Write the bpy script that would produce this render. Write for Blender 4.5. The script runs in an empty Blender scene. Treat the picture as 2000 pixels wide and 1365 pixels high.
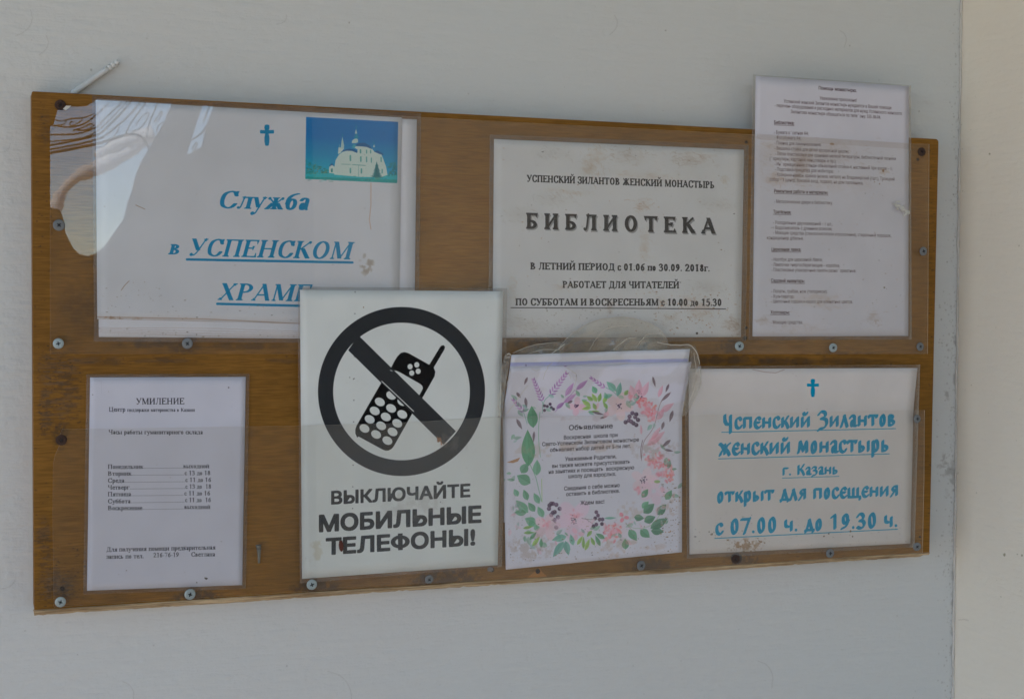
import bpy, bmesh, math, random
import numpy as np
from mathutils import Vector, Euler

random.seed(4); rng = np.random.default_rng(11)
S = bpy.context.scene
R = math.radians
# ------------------------------------------------------------------ camera
CAM_ROT = (1.52693517, -0.00944306, -0.35541027); CAM_LOC = (-0.05239764, -1.44512838, 0.0703425)
FPX = 2830.0
cd = bpy.data.cameras.new('camera'); cam = bpy.data.objects.new('camera', cd); S.collection.objects.link(cam)
cam.rotation_euler = CAM_ROT; cam.location = CAM_LOC
cd.sensor_width = 36; cd.lens = 36 * FPX / 2000; cd.clip_start = 0.02; cd.clip_end = 600
S.camera = cam
# ------------------------------------------------------------------ sky, sun, exposure
SUN_EL, SUN_AZ = 44, -72        # low on the left and a little behind the wall: the wall is in open shade, sun lies on the porch floor
w = bpy.data.worlds.new('World'); S.world = w; w.use_nodes = True
nt = w.node_tree; bg = nt.nodes['Background']
sky = nt.nodes.new('ShaderNodeTexSky'); sky.sky_type = 'NISHITA'; sky.sun_disc = False
sky.sun_elevation = R(SUN_EL); sky.sun_rotation = R(SUN_AZ); sky.air_density = 0.7; sky.dust_density = 0.0; sky.ozone_density = 2.2
nt.links.new(sky.outputs[0], bg.inputs[0]); bg.inputs[1].default_value = 0.15
sl = bpy.data.lights.new('sun', 'SUN'); sl.energy = 3.2; sl.angle = R(0.5); sl.color = (1, 0.94, 0.85)
so = bpy.data.objects.new('sun', sl); S.collection.objects.link(so)
sd = Vector((math.sin(R(SUN_AZ)) * math.cos(R(SUN_EL)), math.cos(R(SUN_AZ)) * math.cos(R(SUN_EL)), math.sin(R(SUN_EL))))
so.rotation_euler = sd.to_track_quat('Z', 'Y').to_euler(); so.location = (0, 0, 8)
S.view_settings.view_transform = 'Standard'; S.view_settings.look = 'None'; S.view_settings.gamma = 1
S.view_settings.exposure = 1.46
S.cycles.max_bounces = 10; S.cycles.diffuse_bounces = 5; S.cycles.transparent_max_bounces = 24
S.cycles.glossy_bounces = 3; S.cycles.caustics_reflective = False; S.cycles.caustics_refractive = False
S.cycles.sample_clamp_indirect = 4

# ------------------------------------------------------------------ geometry of the view
RM = np.array(Euler(CAM_ROT, 'XYZ').to_matrix()); CL = np.array(CAM_LOC)
FOLLOW = 0.030                   # wall plane behind the board face
def ray(px, py):
    return RM @ np.array([(px - 1000) / FPX, -(py - 682.5) / FPX, -1.0])
def at(px, py, d=0.0):
    """point of the plane y = -d (d metres in front of the board's face) seen at a photograph pixel"""
    v = ray(px, py); t = (-d - CL[1]) / v[1]; return CL + v * t
def bounce(px, py, Y, d=0.0012):
    """where the mirror ray off the cover sheet meets the plane y = Y behind the photographer"""
    v = ray(px, py); p = CL + v * ((-d - CL[1]) / v[1]); r = v * np.array([1, -1, 1]); return p + r * ((Y - p[1]) / r[1])
def project(P):
    q = (P - CL) @ RM; return 1000 - FPX * q[..., 0] / q[..., 2], 682.5 + FPX * q[..., 1] / q[..., 2]

# ------------------------------------------------------------------ object helpers
def link(o, parent=None):
    S.collection.objects.link(o)
    if parent is not None: o.parent = parent
    return o
def tag(o, label=None, cat=None, group=None, kind=None):
    for k, v in (('label', label), ('category', cat), ('group', group), ('kind', kind)):
        if v: o[k] = v
    return o
def mesh_obj(name, verts, faces, mats, parent=None, fmat=None, uvs=None, smooth=False):
    me = bpy.data.meshes.new(name); me.from_pydata([tuple(map(float, v)) for v in verts], [], faces)
    for m in (mats if isinstance(mats, (list, tuple)) else [mats]): me.materials.append(m)
    if fmat: me.polygons.foreach_set('material_index', fmat)
    if uvs is not None:
        l = me.uv_layers.new(name='UVMap')
        for lp in me.loops: l.data[lp.index].uv = uvs[lp.vertex_index]
    if smooth: me.polygons.foreach_set('use_smooth', [True] * len(me.polygons))
    me.update(); o = bpy.data.objects.new(name, me); link(o)
    if parent is not None:
        o.parent = parent; o.matrix_parent_inverse = parent_inv(parent)
    return o
def parent_inv(p):
    from mathutils import Matrix
    return Matrix.Translation(p.location).inverted()
def thing(name, loc, label, cat, group=None):
    o = bpy.data.objects.new(name, None); o.location = Vector([float(c) for c in loc]); o.empty_display_size = .02
    link(o); return tag(o, label, cat, group)
def box(name, a, b, m, parent=None, kind=None):
    (x0, y0, z0), (x1, y1, z1) = a, b
    v = [(x, y, z) for x in (x0, x1) for y in (y0, y1) for z in (z0, z1)]
    f = [(0, 1, 3, 2), (4, 6, 7, 5), (0, 4, 5, 1), (2, 3, 7, 6), (0, 2, 6, 4), (1, 5, 7, 3)]
    o = mesh_obj(name, v, f, m, parent)
    if kind: o['kind'] = kind
    return o
def slab(name, front, thick, mats, parent=None):
    """flat polygon (list of 3-D points, seen from the camera side) with real thickness; rim = second material"""
    n = len(front); back = [np.array(p) + np.array([0, thick, 0]) for p in front]
    f = [list(range(n))[::-1], list(range(n, 2 * n))] + [(i, (i + 1) % n, n + (i + 1) % n, n + i) for i in range(n)]
    o = mesh_obj(name, list(front) + back, f, mats, parent, fmat=[0, 0] + [1 if len(mats) > 1 else 0] * n)
    bm = bmesh.new(); bm.from_mesh(o.data); bmesh.ops.recalc_face_normals(bm, faces=bm.faces); bm.to_mesh(o.data); bm.free()
    return o
def grid_slab(name, quad, depth, thick, mats, parent=None, canvas=None, n=26, wob=0.0, rimmat=0, warp=None):
    """sheet spanned between four photograph corners (TL,TR,BR,BL); depth(u,v) = metres in front of the board"""
    q = np.array(quad, float); V = []; UV = []
    for layer in (0, 1):
        for j in range(n + 1):
            for i in range(n + 1):
                u, v = i / n, j / n
                p = (q[0] * (1 - u) + q[1] * u) * (1 - v) + (q[3] * (1 - u) + q[2] * u) * v
                if warp is not None: p = p + np.array(warp(u, v))
                d = depth(u, v) if callable(depth) else depth
                d += wob * (math.sin(u * 7 + v * 3) + math.sin(v * 9 - u * 4 + 1.3)) * .5
                V.append(at(p[0], p[1], d) + np.array([0, thick * layer, 0]))
                UV.append(canvas.uv(*p) if canvas else (u, 1 - v))
    m = (n + 1) ** 2; F = []; FM = []
    for j in range(n):
        for i in range(n):
            a = j * (n + 1) + i; b, c, d_ = a + 1, a + n + 2, a + n + 1
            F.append((a, d_, c, b)); FM.append(0); F.append((a + m, b + m, c + m, d_ + m)); FM.append(0)
    edge = [i for i in range(n)] ; 
    rim = [(i, i + 1) for i in range(n)] + [(i * (n + 1) + n, (i + 1) * (n + 1) + n) for i in range(n)] + \
          [(n * (n + 1) + n - i, n * (n + 1) + n - i - 1) for i in range(n)] + [((n - i) * (n + 1), (n - i - 1) * (n + 1)) for i in range(n)]
    for a, b in rim: F.append((a, b, b + m, a + m)); FM.append(rimmat)
    return mesh_obj(name, V, F, mats, parent, fmat=FM, uvs=UV, smooth=True)
def tube(name, pts, rad, m, parent=None, k=8, r_fn=None):
    pts = [Vector([float(c) for c in p]) for p in pts]; V = []; F = []
    for i, p in enumerate(pts):
        t = (pts[min(i + 1, len(pts) - 1)] - pts[max(i - 1, 0)]).normalized()
        a = t.cross(Vector((0, 0, 1)))
        if a.length < .1: a = t.cross(Vector((1, 0, 0)))
        a.normalize(); b = t.cross(a); r = rad * (r_fn(i / (len(pts) - 1)) if r_fn else 1)
        for j in range(k):
            an = 2 * math.pi * j / k; V.append(p + a * math.cos(an) * r + b * math.sin(an) * r)
    for i in range(len(pts) - 1):
        for j in range(k): F.append((i * k + j, i * k + (j + 1) % k, (i + 1) * k + (j + 1) % k, (i + 1) * k + j))
    F.append(list(range(k))[::-1]); F.append([(len(pts) - 1) * k + j for j in range(k)])
    return mesh_obj(name, V, F, m, parent, smooth=True)
def spline(pts, sub=6, closed=False):
    P = [np.array(p, float) for p in pts]; n = len(P); out = []
    for i in range(n if closed else n - 1):
        p1, p2 = P[i], P[(i + 1) % n]
        p0 = P[i - 1] if (i > 0 or closed) else p1 * 2 - p2
        p3 = P[(i + 2) % n] if (i + 2 < n or closed) else p2 * 2 - p1
        for s in range(sub):
            t = s / sub
            out.append(.5 * (2 * p1 + (p2 - p0) * t + (2 * p0 - 5 * p1 + 4 * p2 - p3) * t * t + (3 * p1 - p0 - 3 * p2 + p3) * t ** 3))
    out.append(P[0] if closed else P[-1]); return out

# ------------------------------------------------------------------ print engine: numpy canvases for the flat print on the papers
def s2l(c): c = np.asarray(c, float); return np.where(c <= .04045, c / 12.92, ((c + .055) / 1.055) ** 2.4)
def l2s(c): c = np.clip(c, 0, 1); return np.where(c <= .0031308, c * 12.92, 1.055 * c ** (1 / 2.4) - .055)
GAIN = np.array([2.38, 2.36, 2.32])
def ink(r, g, b, k=1.0):
    """own colour (sRGB 0..1) of a print that the shaded photograph shows as r,g,b (0..255)"""
    return l2s(np.clip(s2l(np.array([r, g, b]) / 255) * GAIN * k, 0, .88))
def fbm(h, w, cells, octs=4, seed=0, asp=1.0):
    r = np.random.default_rng(seed); out = np.zeros((h, w)); amp = 1; tot = 0
    for o in range(octs):
        cy = max(2, int(cells * 2 ** o)); cx = max(2, int(cells * 2 ** o * w / h * asp))
        g = r.random((cy + 2, cx + 2)); y = np.linspace(0, cy, h, endpoint=False); x = np.linspace(0, cx, w, endpoint=False)
        yi, xi = y.astype(int), x.astype(int); fy = (y - yi); fx = (x - xi); fy = fy * fy * (3 - 2 * fy); fx = fx * fx * (3 - 2 * fx)
        a = g[yi][:, xi] * (1 - fx) + g[yi][:, xi + 1] * fx; b = g[yi + 1][:, xi] * (1 - fx) + g[yi + 1][:, xi + 1] * fx
        out += amp * (a * (1 - fy[:, None]) + b * fy[:, None]); tot += amp; amp *= .55
    return out / tot
def scuff(cv, cx, cy, rx, ry, n, col, a=.35, rot=0.0, wd=1.3):
    for i in range(n):
        x = cx + random.gauss(0, rx * .45); y = cy + random.gauss(0, ry * .45); L = random.uniform(1, 7); an = rot + random.gauss(0, .5)
        cv.line([(x, y), (x + L * math.cos(an), y + L * math.sin(an)), (x + 1.6 * L * math.cos(an + .3), y + 1.6 * L * math.sin(an + .3))], random.uniform(.6, wd), col, random.uniform(.3, 1) * a, SS=2)
    cv.ell(cx, cy, rx * .8, ry * .8, col, rot, a * .35, soft=.9, SS=1)
class Canvas:
    def __init__(s, name, O, A, B, W, H, res, base, alpha=1.0):
        s.name = name; s.O = np.array(O, float); s.A = np.array(A, float); s.B = np.array(B, float)
        s.W, s.H, s.res = W, H, res; s.w, s.h = int(W * res), int(H * res)
        s.rgb = np.ones((s.h, s.w, 3), np.float32) * np.array(base, np.float32)
        s.al = np.full((s.h, s.w), alpha, np.float32); s.N = np.cross(s.A, s.B)
    @classmethod
    def on_board(c, name, quad, base, res=3400, pad=0.0, d=0.0, alpha=1.0):
        P = np.array([at(*p, d) for p in quad]); x0, x1 = P[:, 0].min() - pad, P[:, 0].max() + pad; z0, z1 = P[:, 2].min() - pad, P[:, 2].max() + pad
        return c(name, (x0, -d, z0), (1, 0, 0), (0, 0, 1), x1 - x0, z1 - z0, res, base, alpha)
    def uvm(s, px, py):
        v = ray(px, py); t = np.dot(s.O - CL, s.N) / np.dot(v, s.N); p = CL + v * t - s.O; return float(p @ s.A), float(p @ s.B)
    def uv(s, px, py): a, b = s.uvm(px, py); return a / s.W, b / s.H
    def win(s, x0, y0, x1, y1, SS=2):
        c = [s.uvm(*p) for p in ((x0, y0), (x1, y0), (x1, y1), (x0, y1))]
        i0 = max(0, int(min(p[0] for p in c) * s.res) - 1); i1 = min(s.w, int(max(p[0] for p in c) * s.res) + 2)
        j0 = max(0, int(min(p[1] for p in c) * s.res) - 1); j1 = min(s.h, int(max(p[1] for p in c) * s.res) + 2)
        if i1 <= i0 or j1 <= j0: return None
        u = (np.arange((i1 - i0) * SS) + .5) / SS + i0; v = (np.arange((j1 - j0) * SS) + .5) / SS + j0
        U, V = np.meshgrid(u / s.res, v / s.res); P = s.O + U[..., None] * s.A + V[..., None] * s.B
        PX, PY = project(P); return (j0, j1, i0, i1, SS, PX, PY)
    def put(s, wn, m, col, alpha=1.0):
        j0, j1, i0, i1, SS = wn[:5]
        m = m.astype(np.float32).reshape(j1 - j0, SS, i1 - i0, SS).mean((1, 3)) * alpha
        reg = s.rgb[j0:j1, i0:i1]; reg += (np.array(col, np.float32) - reg) * m[..., None]
        a = s.al[j0:j1, i0:i1]; a += (1 - a) * m
    def poly(s, pts, col, alpha=1.0, SS=3):
        P = np.array(pts, float); wn = s.win(P[:, 0].min() - 1, P[:, 1].min() - 1, P[:, 0].max() + 1, P[:, 1].max() + 1, SS)
        if wn is None: return
        X, Y = wn[5:]; m = np.zeros(X.shape, bool); n = len(P)
        for i in range(n):
            (xa, ya), (xb, yb) = P[i], P[(i + 1) % n]
            if ya == yb: continue
            m ^= ((ya > Y) != (yb > Y)) & (X < (xb - xa) * (Y - ya) / (yb - ya) + xa)
        s.put(wn, m, col, alpha)
    def ell(s, cx, cy, rx, ry, col, rot=0, alpha=1.0, rin=None, soft=0, SS=3):
        r = max(rx, ry) + 1; wn = s.win(cx - r, cy - r, cx + r, cy + r, SS)
        if wn is None: return
        X, Y = wn[5] - cx, wn[6] - cy; c, si = math.cos(rot), math.sin(rot); a, b = X * c + Y * si, -X * si + Y * c
        q = np.sqrt((a / rx) ** 2 + (b / ry) ** 2)
        m = (q < 1).astype(np.float32) if not soft else np.clip((1 - q) / soft, 0, 1)
        if rin: m = m * (((a / rin[0]) ** 2 + (b / rin[1]) ** 2) > 1)
        s.put(wn, m, col, alpha)
    def line(s, pts, wd, col, alpha=1.0, SS=3, taper=None):
        P = np.array(pts, float); wn = s.win(P[:, 0].min() - wd, P[:, 1].min() - wd, P[:, 0].max() + wd, P[:, 1].max() + wd, SS)
        if wn is None: return
        X, Y = wn[5:]; m = np.zeros(X.shape, bool); n = len(P) - 1
        for i in range(n):
            a, b = P[i], P[i + 1]; d = b - a; L = max(d @ d, 1e-9); t = np.clip(((X - a[0]) * d[0] + (Y - a[1]) * d[1]) / L, 0, 1)
            ww = wd / 2 * (1 if not taper else taper((i + .5) / n)); m |= ((X - a[0] - t * d[0]) ** 2 + (Y - a[1] - t * d[1]) ** 2) < ww * ww
        s.put(wn, m, col, alpha)
    def smudge(s, cx, cy, rx, ry, col, alpha=.5, grain=10, thr=.5, seed=0, rot=0, hard=6, asp=1.0):
        r = max(rx, ry); wn = s.win(cx - r, cy - r, cx + r, cy + r, 1)
        if wn is None: return
        X, Y = wn[5] - cx, wn[6] - cy; c, si = math.cos(rot), math.sin(rot); a, b = X * c + Y * si, -X * si + Y * c
        q = np.clip(1 - np.sqrt((a / rx) ** 2 + (b / ry) ** 2), 0, 1)
        n = fbm(X.shape[0], X.shape[1], grain, 4, seed, asp); s.put(wn, np.clip((n + q * .28 - thr - .1) * hard, 0, 1) * np.clip(q * 2.2, 0, 1), col, alpha)
    def image(s):
        im = bpy.data.images.new(s.name, s.w, s.h, alpha=True)
        px = np.ones((s.h, s.w, 4), np.float32); px[..., :3] = np.clip(s.rgb, 0, 1); px[..., 3] = s.al
        im.colorspace_settings.name = 'sRGB'; im.alpha_mode = 'CHANNEL_PACKED'
        im.pixels.foreach_set(px.ravel()); im.update(); im.pack(); return im

# glyphs: advance width and strokes, letter height = 10 units.  V/v thick stem with/without serifs, N/n thin stem, h bar, D/E thick/thin
# diagonal, U half bowl, O bowl, B/G thick/thin curve, s serif, q beak, b ball
GL = {
'А': (10.4, 'E 1.3 0 5.3 10;D 5.0 10 9.0 0;h 2.7 7.2 3.4;s 1.3 0;s 9.0 0'), 'Б': (9, 'V 2.3;h 2.3 7.8 10;q 7.8 10 -2.6;U 2.3 8.2 0 5.6'),
'В': (9.4, 'V 2.3;U 2.3 7.4 5.0 10;U 2.3 8.4 0 5.4'), 'Г': (8.6, 'V 2.3;h 2.3 7.9 10;q 7.9 10 -2.8'),
'Д': (10.6, 'G 2 .3 3.2 3 3.9 10;v 8 0 10;s 3.6 10;s 8 10;h 3.4 8 10;h .8 9.8 0;q .9 .4 -2.6;q 9.7 .4 -2.6'),
'Е': (9, 'V 2.3;h 2.3 7.8 10;h 2.3 6 5.2;h 2.3 8.2 0;q 7.8 10 -2.5;q 8.2 0 2.6;q 6 6.4 -2.4'),
'Ж': (14, 'V 7;E 2.6 9.2 6.4 5;D 5.6 5.4 2 0;E 11.4 9.2 7.6 5;D 8.4 5.4 12 0;b 2.4 9.1 .9;b 11.6 9.1 .9;s 2 0;s 12 0'),
'З': (8.2, 'B 1.4 7.8 2.6 9.5 4.4 9.8 6.5 8.8 6.6 6.8 5.2 5.4 3.4 5.2;B 3.4 5.2 5.9 4.8 7 2.8 6 .7 3.8 .2 2 .9 1.2 2.3'),
'И': (10.8, 'V 2.3;V 8.5;E 2.3 1 8.5 9'), 'Й': (10.8, 'V 2.3;V 8.5;E 2.3 1 8.5 9;G 3.6 13 4.4 11.6 6.2 11.6 7 13'),
'К': (10, 'V 2.3;E 3.2 5 7.8 9.4;b 8 9.2 .8;D 4.4 5.8 8.6 0;s 8.6 0'), 'Л': (10.3, 'G 1 1 1.9 .4 2.9 2.4 3.9 10;V 8;h 3.4 8 10;s 3.8 10;b 1.2 .9 .8'),
'М': (12.8, 'N 2;V 10.6;D 2.4 10 6.2 .4;E 6.2 .4 10.4 10;s 2 10'), 'Н': (10.8, 'V 2.3;V 8.5;h 2.3 8.5 5.1'), 'О': (10.6, 'O 5.3 5 4.5 5.15'),
'П': (10.8, 'V 2.3;V 8.5;h 2.3 8.5 10'), 'Р': (8.8, 'V 2.3;U 2.3 8.2 4.5 10'),
'С': (9.8, 'B 8.3 7.4 7.2 9.3 5.3 9.7 2.7 8.4 1.9 5 2.8 1.6 5.4 .3 7.4 .9 8.7 2.7;q 8.5 10 -3.2'), 'Т': (9.8, 'V 4.9;h 1 8.8 10;q 1 10 -2.8;q 8.8 10 -2.8'),
'У': (10, 'D 1.7 10 5.6 3.4;G 8.6 10 5.6 3 4.2 .9 2.6 .4;b 2.3 .9 .9;s 1.7 10;s 8.6 10'), 'Ф': (11.8, 'V 5.9;O 5.9 5.1 4.9 3.6'),
'Х': (10.2, 'D 2 10 8.2 0;E 8.2 10 1.8 0;s 2 10;s 8.2 10;s 8.2 0;s 1.8 0'), 'Ц': (10.8, 'V 2.3;V 8.3;h 2.3 9.6 0;q 9.9 .4 -2.8'),
'Ч': (10, 'V 7.8;G 2.2 10 2.2 6 3.4 4.6 5.4 4.5 7.8 5.3;v 2.2 6 10;s 2.2 10'), 'Ш': (14.6, 'V 2.3;V 7.3;V 12.3;h 2.3 12.3 0'),
'Щ': (15, 'V 2.3;V 7.3;V 12.3;h 2.3 13.6 0;q 13.9 .4 -2.8'), 'Ъ': (10.4, 'V 4;h 1 4 10;q 1 10 -2.6;U 4 9.6 0 5.4'), 'Ы': (12.8, 'V 2.3;U 2.3 7.6 0 5.4;V 10.6'),
'Ь': (8.8, 'V 2.3;U 2.3 8.1 0 5.4'), 'Э': (9.6, 'B 1.3 7.4 2.4 9.3 4.3 9.7 6.9 8.4 7.8 5 6.9 1.6 4.2 .3 2.4 .9 1 2.7;h 3.4 7.6 5.2'),
'Ю': (14, 'V 2.3;h 2.3 6 5.1;O 9.3 5 4 5.15'), 'Я': (9.8, 'V 7.6;U 7.6 1.8 4.6 10;D 5.4 4.8 1.9 0;s 1.9 0'),
'а': (8.4, 'B 1.7 7.8 2.9 9.5 4.6 9.7 5.9 8.6 6 6.4;v 6 0.6 7;O 3.8 3 2.7 3.1;h 6 7.8 0'), 'б': (9.4, 'O 4.7 4.6 3.9 4.75;B 1.5 4.6 2 9.4 4.4 12.2 7.6 13.4'),
'е': (8.4, 'B 7.6 2.6 6.4 .7 4.6 .3 2.4 1.8 1.9 5 2.9 8.6 4.6 9.7 6.4 8.8 7 5.8;h 1.8 7 5.6'), 'о': (9, 'O 4.5 5 3.8 5.15'),
'р': (9.6, 'v 2.3 -5 10;s 2.3 -5;q 1.2 10 -1;O 5.1 5 3.8 5.15'), 'с': (8.2, 'B 7 7.8 6 9.4 4.6 9.7 2.5 8.4 1.9 5 2.6 1.7 4.8 .3 6.4 .9 7.4 2.6'),
'у': (9.2, 'D 1.6 10 5 1.4;G 8 10 5 0 3.8 -3.4 2.2 -4.2;b 2 -3.6 1;s 1.6 10;s 8 10'), 'ф': (12, 'v 6 -5 13.6;s 6 -5;O 6 5 5 5.15'),
'0': (8, 'O 4 5 3.2 5.15'), '1': (8, 'V 4.3;G 2 8.4 4 9.8'), '2': (8, 'B 1.3 7.6 2.6 9.6 4.4 9.6 6 7.6 5 5 1.6 .8;h 1.3 7 0.2;q 7 0 2.4'),
'3': (8, 'B 1.4 8 2.8 9.7 4.4 9.7 5.7 8 4.8 6 3 5.3;B 3 5.3 5.4 4.8 6.3 2.8 5 .6 3 .2 1.4 1'), '4': (8, 'v 5.2 0 10;E 5.2 10 1 3;h 1 7.4 2.7'),
'5': (8, 'h 2.6 6.8 10;n 2.4 5.4 10;B 2.4 5.6 4.4 6.2 6.2 4.6 5.9 1.8 4 .3 1.3 .8'), '6': (8, 'B 6.6 9.6 3.6 8 1.8 4.4;O 4.1 3.2 3 3.4'),
'7': (8, 'h 1.2 7 10;E 7 10 3.2 0;q 1.2 10 -2.4'), '8': (8, 'O 4 7.5 2.5 2.6;O 4 2.7 3 2.9'), '9': (8, 'B 1.5 .5 4.4 2 6.3 5.6;O 4 6.8 3 3.4'),
'.': (3.6, 'b 1.8 .9 .95'), ',': (3.6, 'b 1.8 .9 .9;G 2.2 .8 1.8 -1.2 1 -2'), '-': (5, 'h 1 4 3.4'), '–': (8, 'h .6 7.4 3.4'), '!': (4.4, 'v 2.2 3.4 10;b 2.2 .9 .95'),
':': (3.8, 'b 1.9 .9 .9;b 1.9 5.6 .9'), ' ': (4.4, ''), '…': (8, 'b 1.2 .6 .5;b 4 .6 .5;b 6.8 .6 .5'), '/': (5, 'E 1 -1 4 10'), '(': (5, 'G 4 11 1.8 7 1.8 3 4 -1.5'), ')': (5, 'G 1 11 3.2 7 3.2 3 1 -1.5'), ';': (3.8, 'b 1.9 5.6 .9;b 1.9 .9 .9')}
# old Slavonic pen lettering for the opening-hours notice
GI = dict(GL); GI.update({
'У': (9, 'v 2.2 4 10;s 2.2 9.6;G 2.2 6 3.4 3.4 6 3;v 6.4 -3.4 9.6;s 6.6 9.6'), 'З': (9, 'B 1.6 8.4 3.4 10.2 6 9.6 6.4 7.4 4 6 3.4 5.8;B 3.4 5.8 6.8 5 7.4 2.2 5.4 -.4 2.4 -1 1.4 -2'),
'К': (9, 'V 2.4;G 3 5 5.6 7 7.6 10;B 4 6 6 4 8 0'), 'е': (8.4, 'B 7.2 8 5.6 9.8 3.4 8.6 2 5 3.2 1.4 5.6 .3 7.6 1.8;h 2.2 6.2 5.2'),
'у': (8.6, 'v 2 4 10;G 2 5 3.6 3 6.4 3;v 6.4 -4 10'), 'Щ': (14.6, 'v 2 0 10;v 6.6 0 10;v 11.2 0 10;h 2 13.4 .4;v 13.6 -3 .8'), 'Т': (10.4, 'v 5.2 0 10;h 1.2 9.4 9.4;v 1.6 6.8 9.8;v 9 6.8 9.8'), 'Л': (9, 'E 1.6 0 5 9.6;D 4.6 10 7.6 0'),
'Д': (9.6, 'E 2.4 1 5 9.6;D 4.8 10 7.4 1;h 1 8.8 .4;v 1.4 -2.2 .6;v 8.6 -2.2 .6'), 'М': (12, 'G 1.4 .6 2.4 4 3 10;D 3.2 10 6.2 2;E 6.2 2 9 10;v 9.6 0 10'),
'Ж': (12.6, 'v 6.3 0 10;G 1.6 9.6 3.8 8 5.4 5;B 5.4 5 3.4 3 1.8 0;G 11 9.6 8.8 8 7.2 5;B 7.2 5 9.2 3 10.8 0'), 'О': (9, 'O 4.5 5 3.6 5.3'), 'о': (9, 'O 4.5 5 3.6 5.3')})
FONTS = {  # T, t, serif, serif thickness, shear, pen angle, x-height ratio, glyph set
'times': dict(T=1.75, t=.8, S=.95, st=.5, sh=0, xh=.69, G=GL), 'timesbi': dict(T=2.1, t=.75, S=.8, st=.6, sh=.27, xh=.69, G=GL),
'cambria': dict(T=2.6, t=1.35, S=.75, st=.95, sh=0, xh=.7, G=GL), 'pen': dict(T=2.55, t=.95, S=.5, st=.5, sh=0, xh=.74, G=GI, ang=.62)}
def nibmask(U, V, P, a, b, ang):
    c, s = math.cos(ang), math.sin(ang); X, Y = (U * c + V * s) / a, (-U * s + V * c) / b; m = np.zeros(U.shape, bool); q = [((x * c + y * s) / a, (-x * s + y * c) / b) for x, y in P]
    for (x0, y0), (x1, y1) in zip(q[:-1], q[1:]):
        dx, dy = x1 - x0, y1 - y0; L = max(dx * dx + dy * dy, 1e-9); t = np.clip(((X - x0) * dx + (Y - y0) * dy) / L, 0, 1)
        m |= (X - x0 - t * dx) ** 2 + (Y - y0 - t * dy) ** 2 < 1
    return m
def glyph(U, V, ops, F, k):
    """boolean mask of one glyph; k enlarges stroke widths for small letters"""
    T, t, Sx, st = F['T'] * k, F['t'] * k, F['S'] * k, F['st'] * k; pen = 'ang' in F; m = np.zeros(U.shape, bool); g = F.get('ang', 0)
    A, B = (T / 2 * 1.12, t / 2 * 1.25) if pen else (T / 2, t / 2)
    def serif(x, y, hw):
        yy = V if y < 5 and y > -3 else (V - y if y <= -3 else y - V)
        return ((yy >= 0) & (yy < st) & (abs(U - x) < hw + Sx)) | ((yy >= 0) & (yy < st * 2.4) & (abs(U - x) < hw + Sx * .6 * (1 - yy / (st * 2.4))))
    for op in ops.split(';'):
        o = op.split()
        if not o: continue
        c = o[0]; a = [float(x) for x in o[1:]]
        if c in 'VvNn':
            hw = (T if c in 'Vv' else t) / 2; y0, y1 = (a[1], a[2]) if len(a) > 2 else (0, 10)
            if pen: m |= nibmask(U, V, [(a[0], y0 + B * 1.6), (a[0], y1 - B * 1.6)], A, B, g); continue
            m |= (abs(U - a[0]) < hw) & (V >= y0) & (V <= y1)
            if c in 'VN': m |= serif(a[0], 0, hw) | serif(a[0], 10, hw)
        elif c == 'h':
            y = a[2]; y = min(max(y, t / 2), 10 - t / 2) if 0 <= y <= 10 else y
            m |= nibmask(U, V, [(a[0], y), (a[1], y)], A, B, g) if pen else (U >= a[0]) & (U <= a[1]) & (abs(V - y) < t / 2)
        elif c in 'DE':
            x0, y0, x1, y1 = a
            if pen: m |= nibmask(U, V, [(x0, y0), (x1, y1)], A, B, g); continue
            wd = (T if c == 'D' else t) * math.hypot(x1 - x0, y1 - y0) / abs(y1 - y0) / 2
            m |= (abs(U - (x0 + (x1 - x0) * (V - y0) / (y1 - y0))) < wd) & (V >= min(y0, y1)) & (V <= max(y0, y1))
        elif c == 's': 
            if not pen: m |= serif(a[0], a[1], t / 2)
        elif c == 'q':
            if not pen:
                yy = (V - a[1]) / a[2]; m |= (yy >= 0) & (yy <= 1) & (abs(U - a[0]) < t * .75 * (1.25 - yy))
        elif c == 'b': m |= (U - a[0]) ** 2 + (V - a[1]) ** 2 < (a[2] * (k if a[2] > .92 else k ** .5) * (.75 + T / 9)) ** 2
        elif c == 'U':
            x0, x1, y0, y1 = a; sg = 1 if x1 > x0 else -1; y0 += t / 2; y1 -= t / 2; xe = x1 - sg * T / 2; ry = (y1 - y0) / 2; rx = min(abs(xe - x0), ry * 1.15 + .6); xm = xe - sg * rx
            P = [(x0, y1)] + [(xm + sg * rx * math.sin(q), (y0 + y1) / 2 + ry * math.cos(q)) for q in np.linspace(0, math.pi, 14)] + [(x0, y0)]
            m |= nibmask(U, V, P, A, B, g)
        elif c == 'O':
            cx, cy, rx, ry = a; rx -= A * .98; ry -= t / 2; e = 1.35 if pen else 1
            P = [(cx + rx * math.copysign(abs(math.cos(q)) ** e, math.cos(q)), cy + ry * math.copysign(abs(math.sin(q)) ** (1 / e if pen else 1), math.sin(q))) for q in np.linspace(0, 2 * math.pi, 25)]
            m |= nibmask(U, V, P, A, B, g)
        elif c in 'BG':
            P = spline(list(zip(a[::2], a[1::2])), 4); m |= nibmask(U, V, P, A if c == 'B' or pen else B, B, g)
    return m
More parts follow.
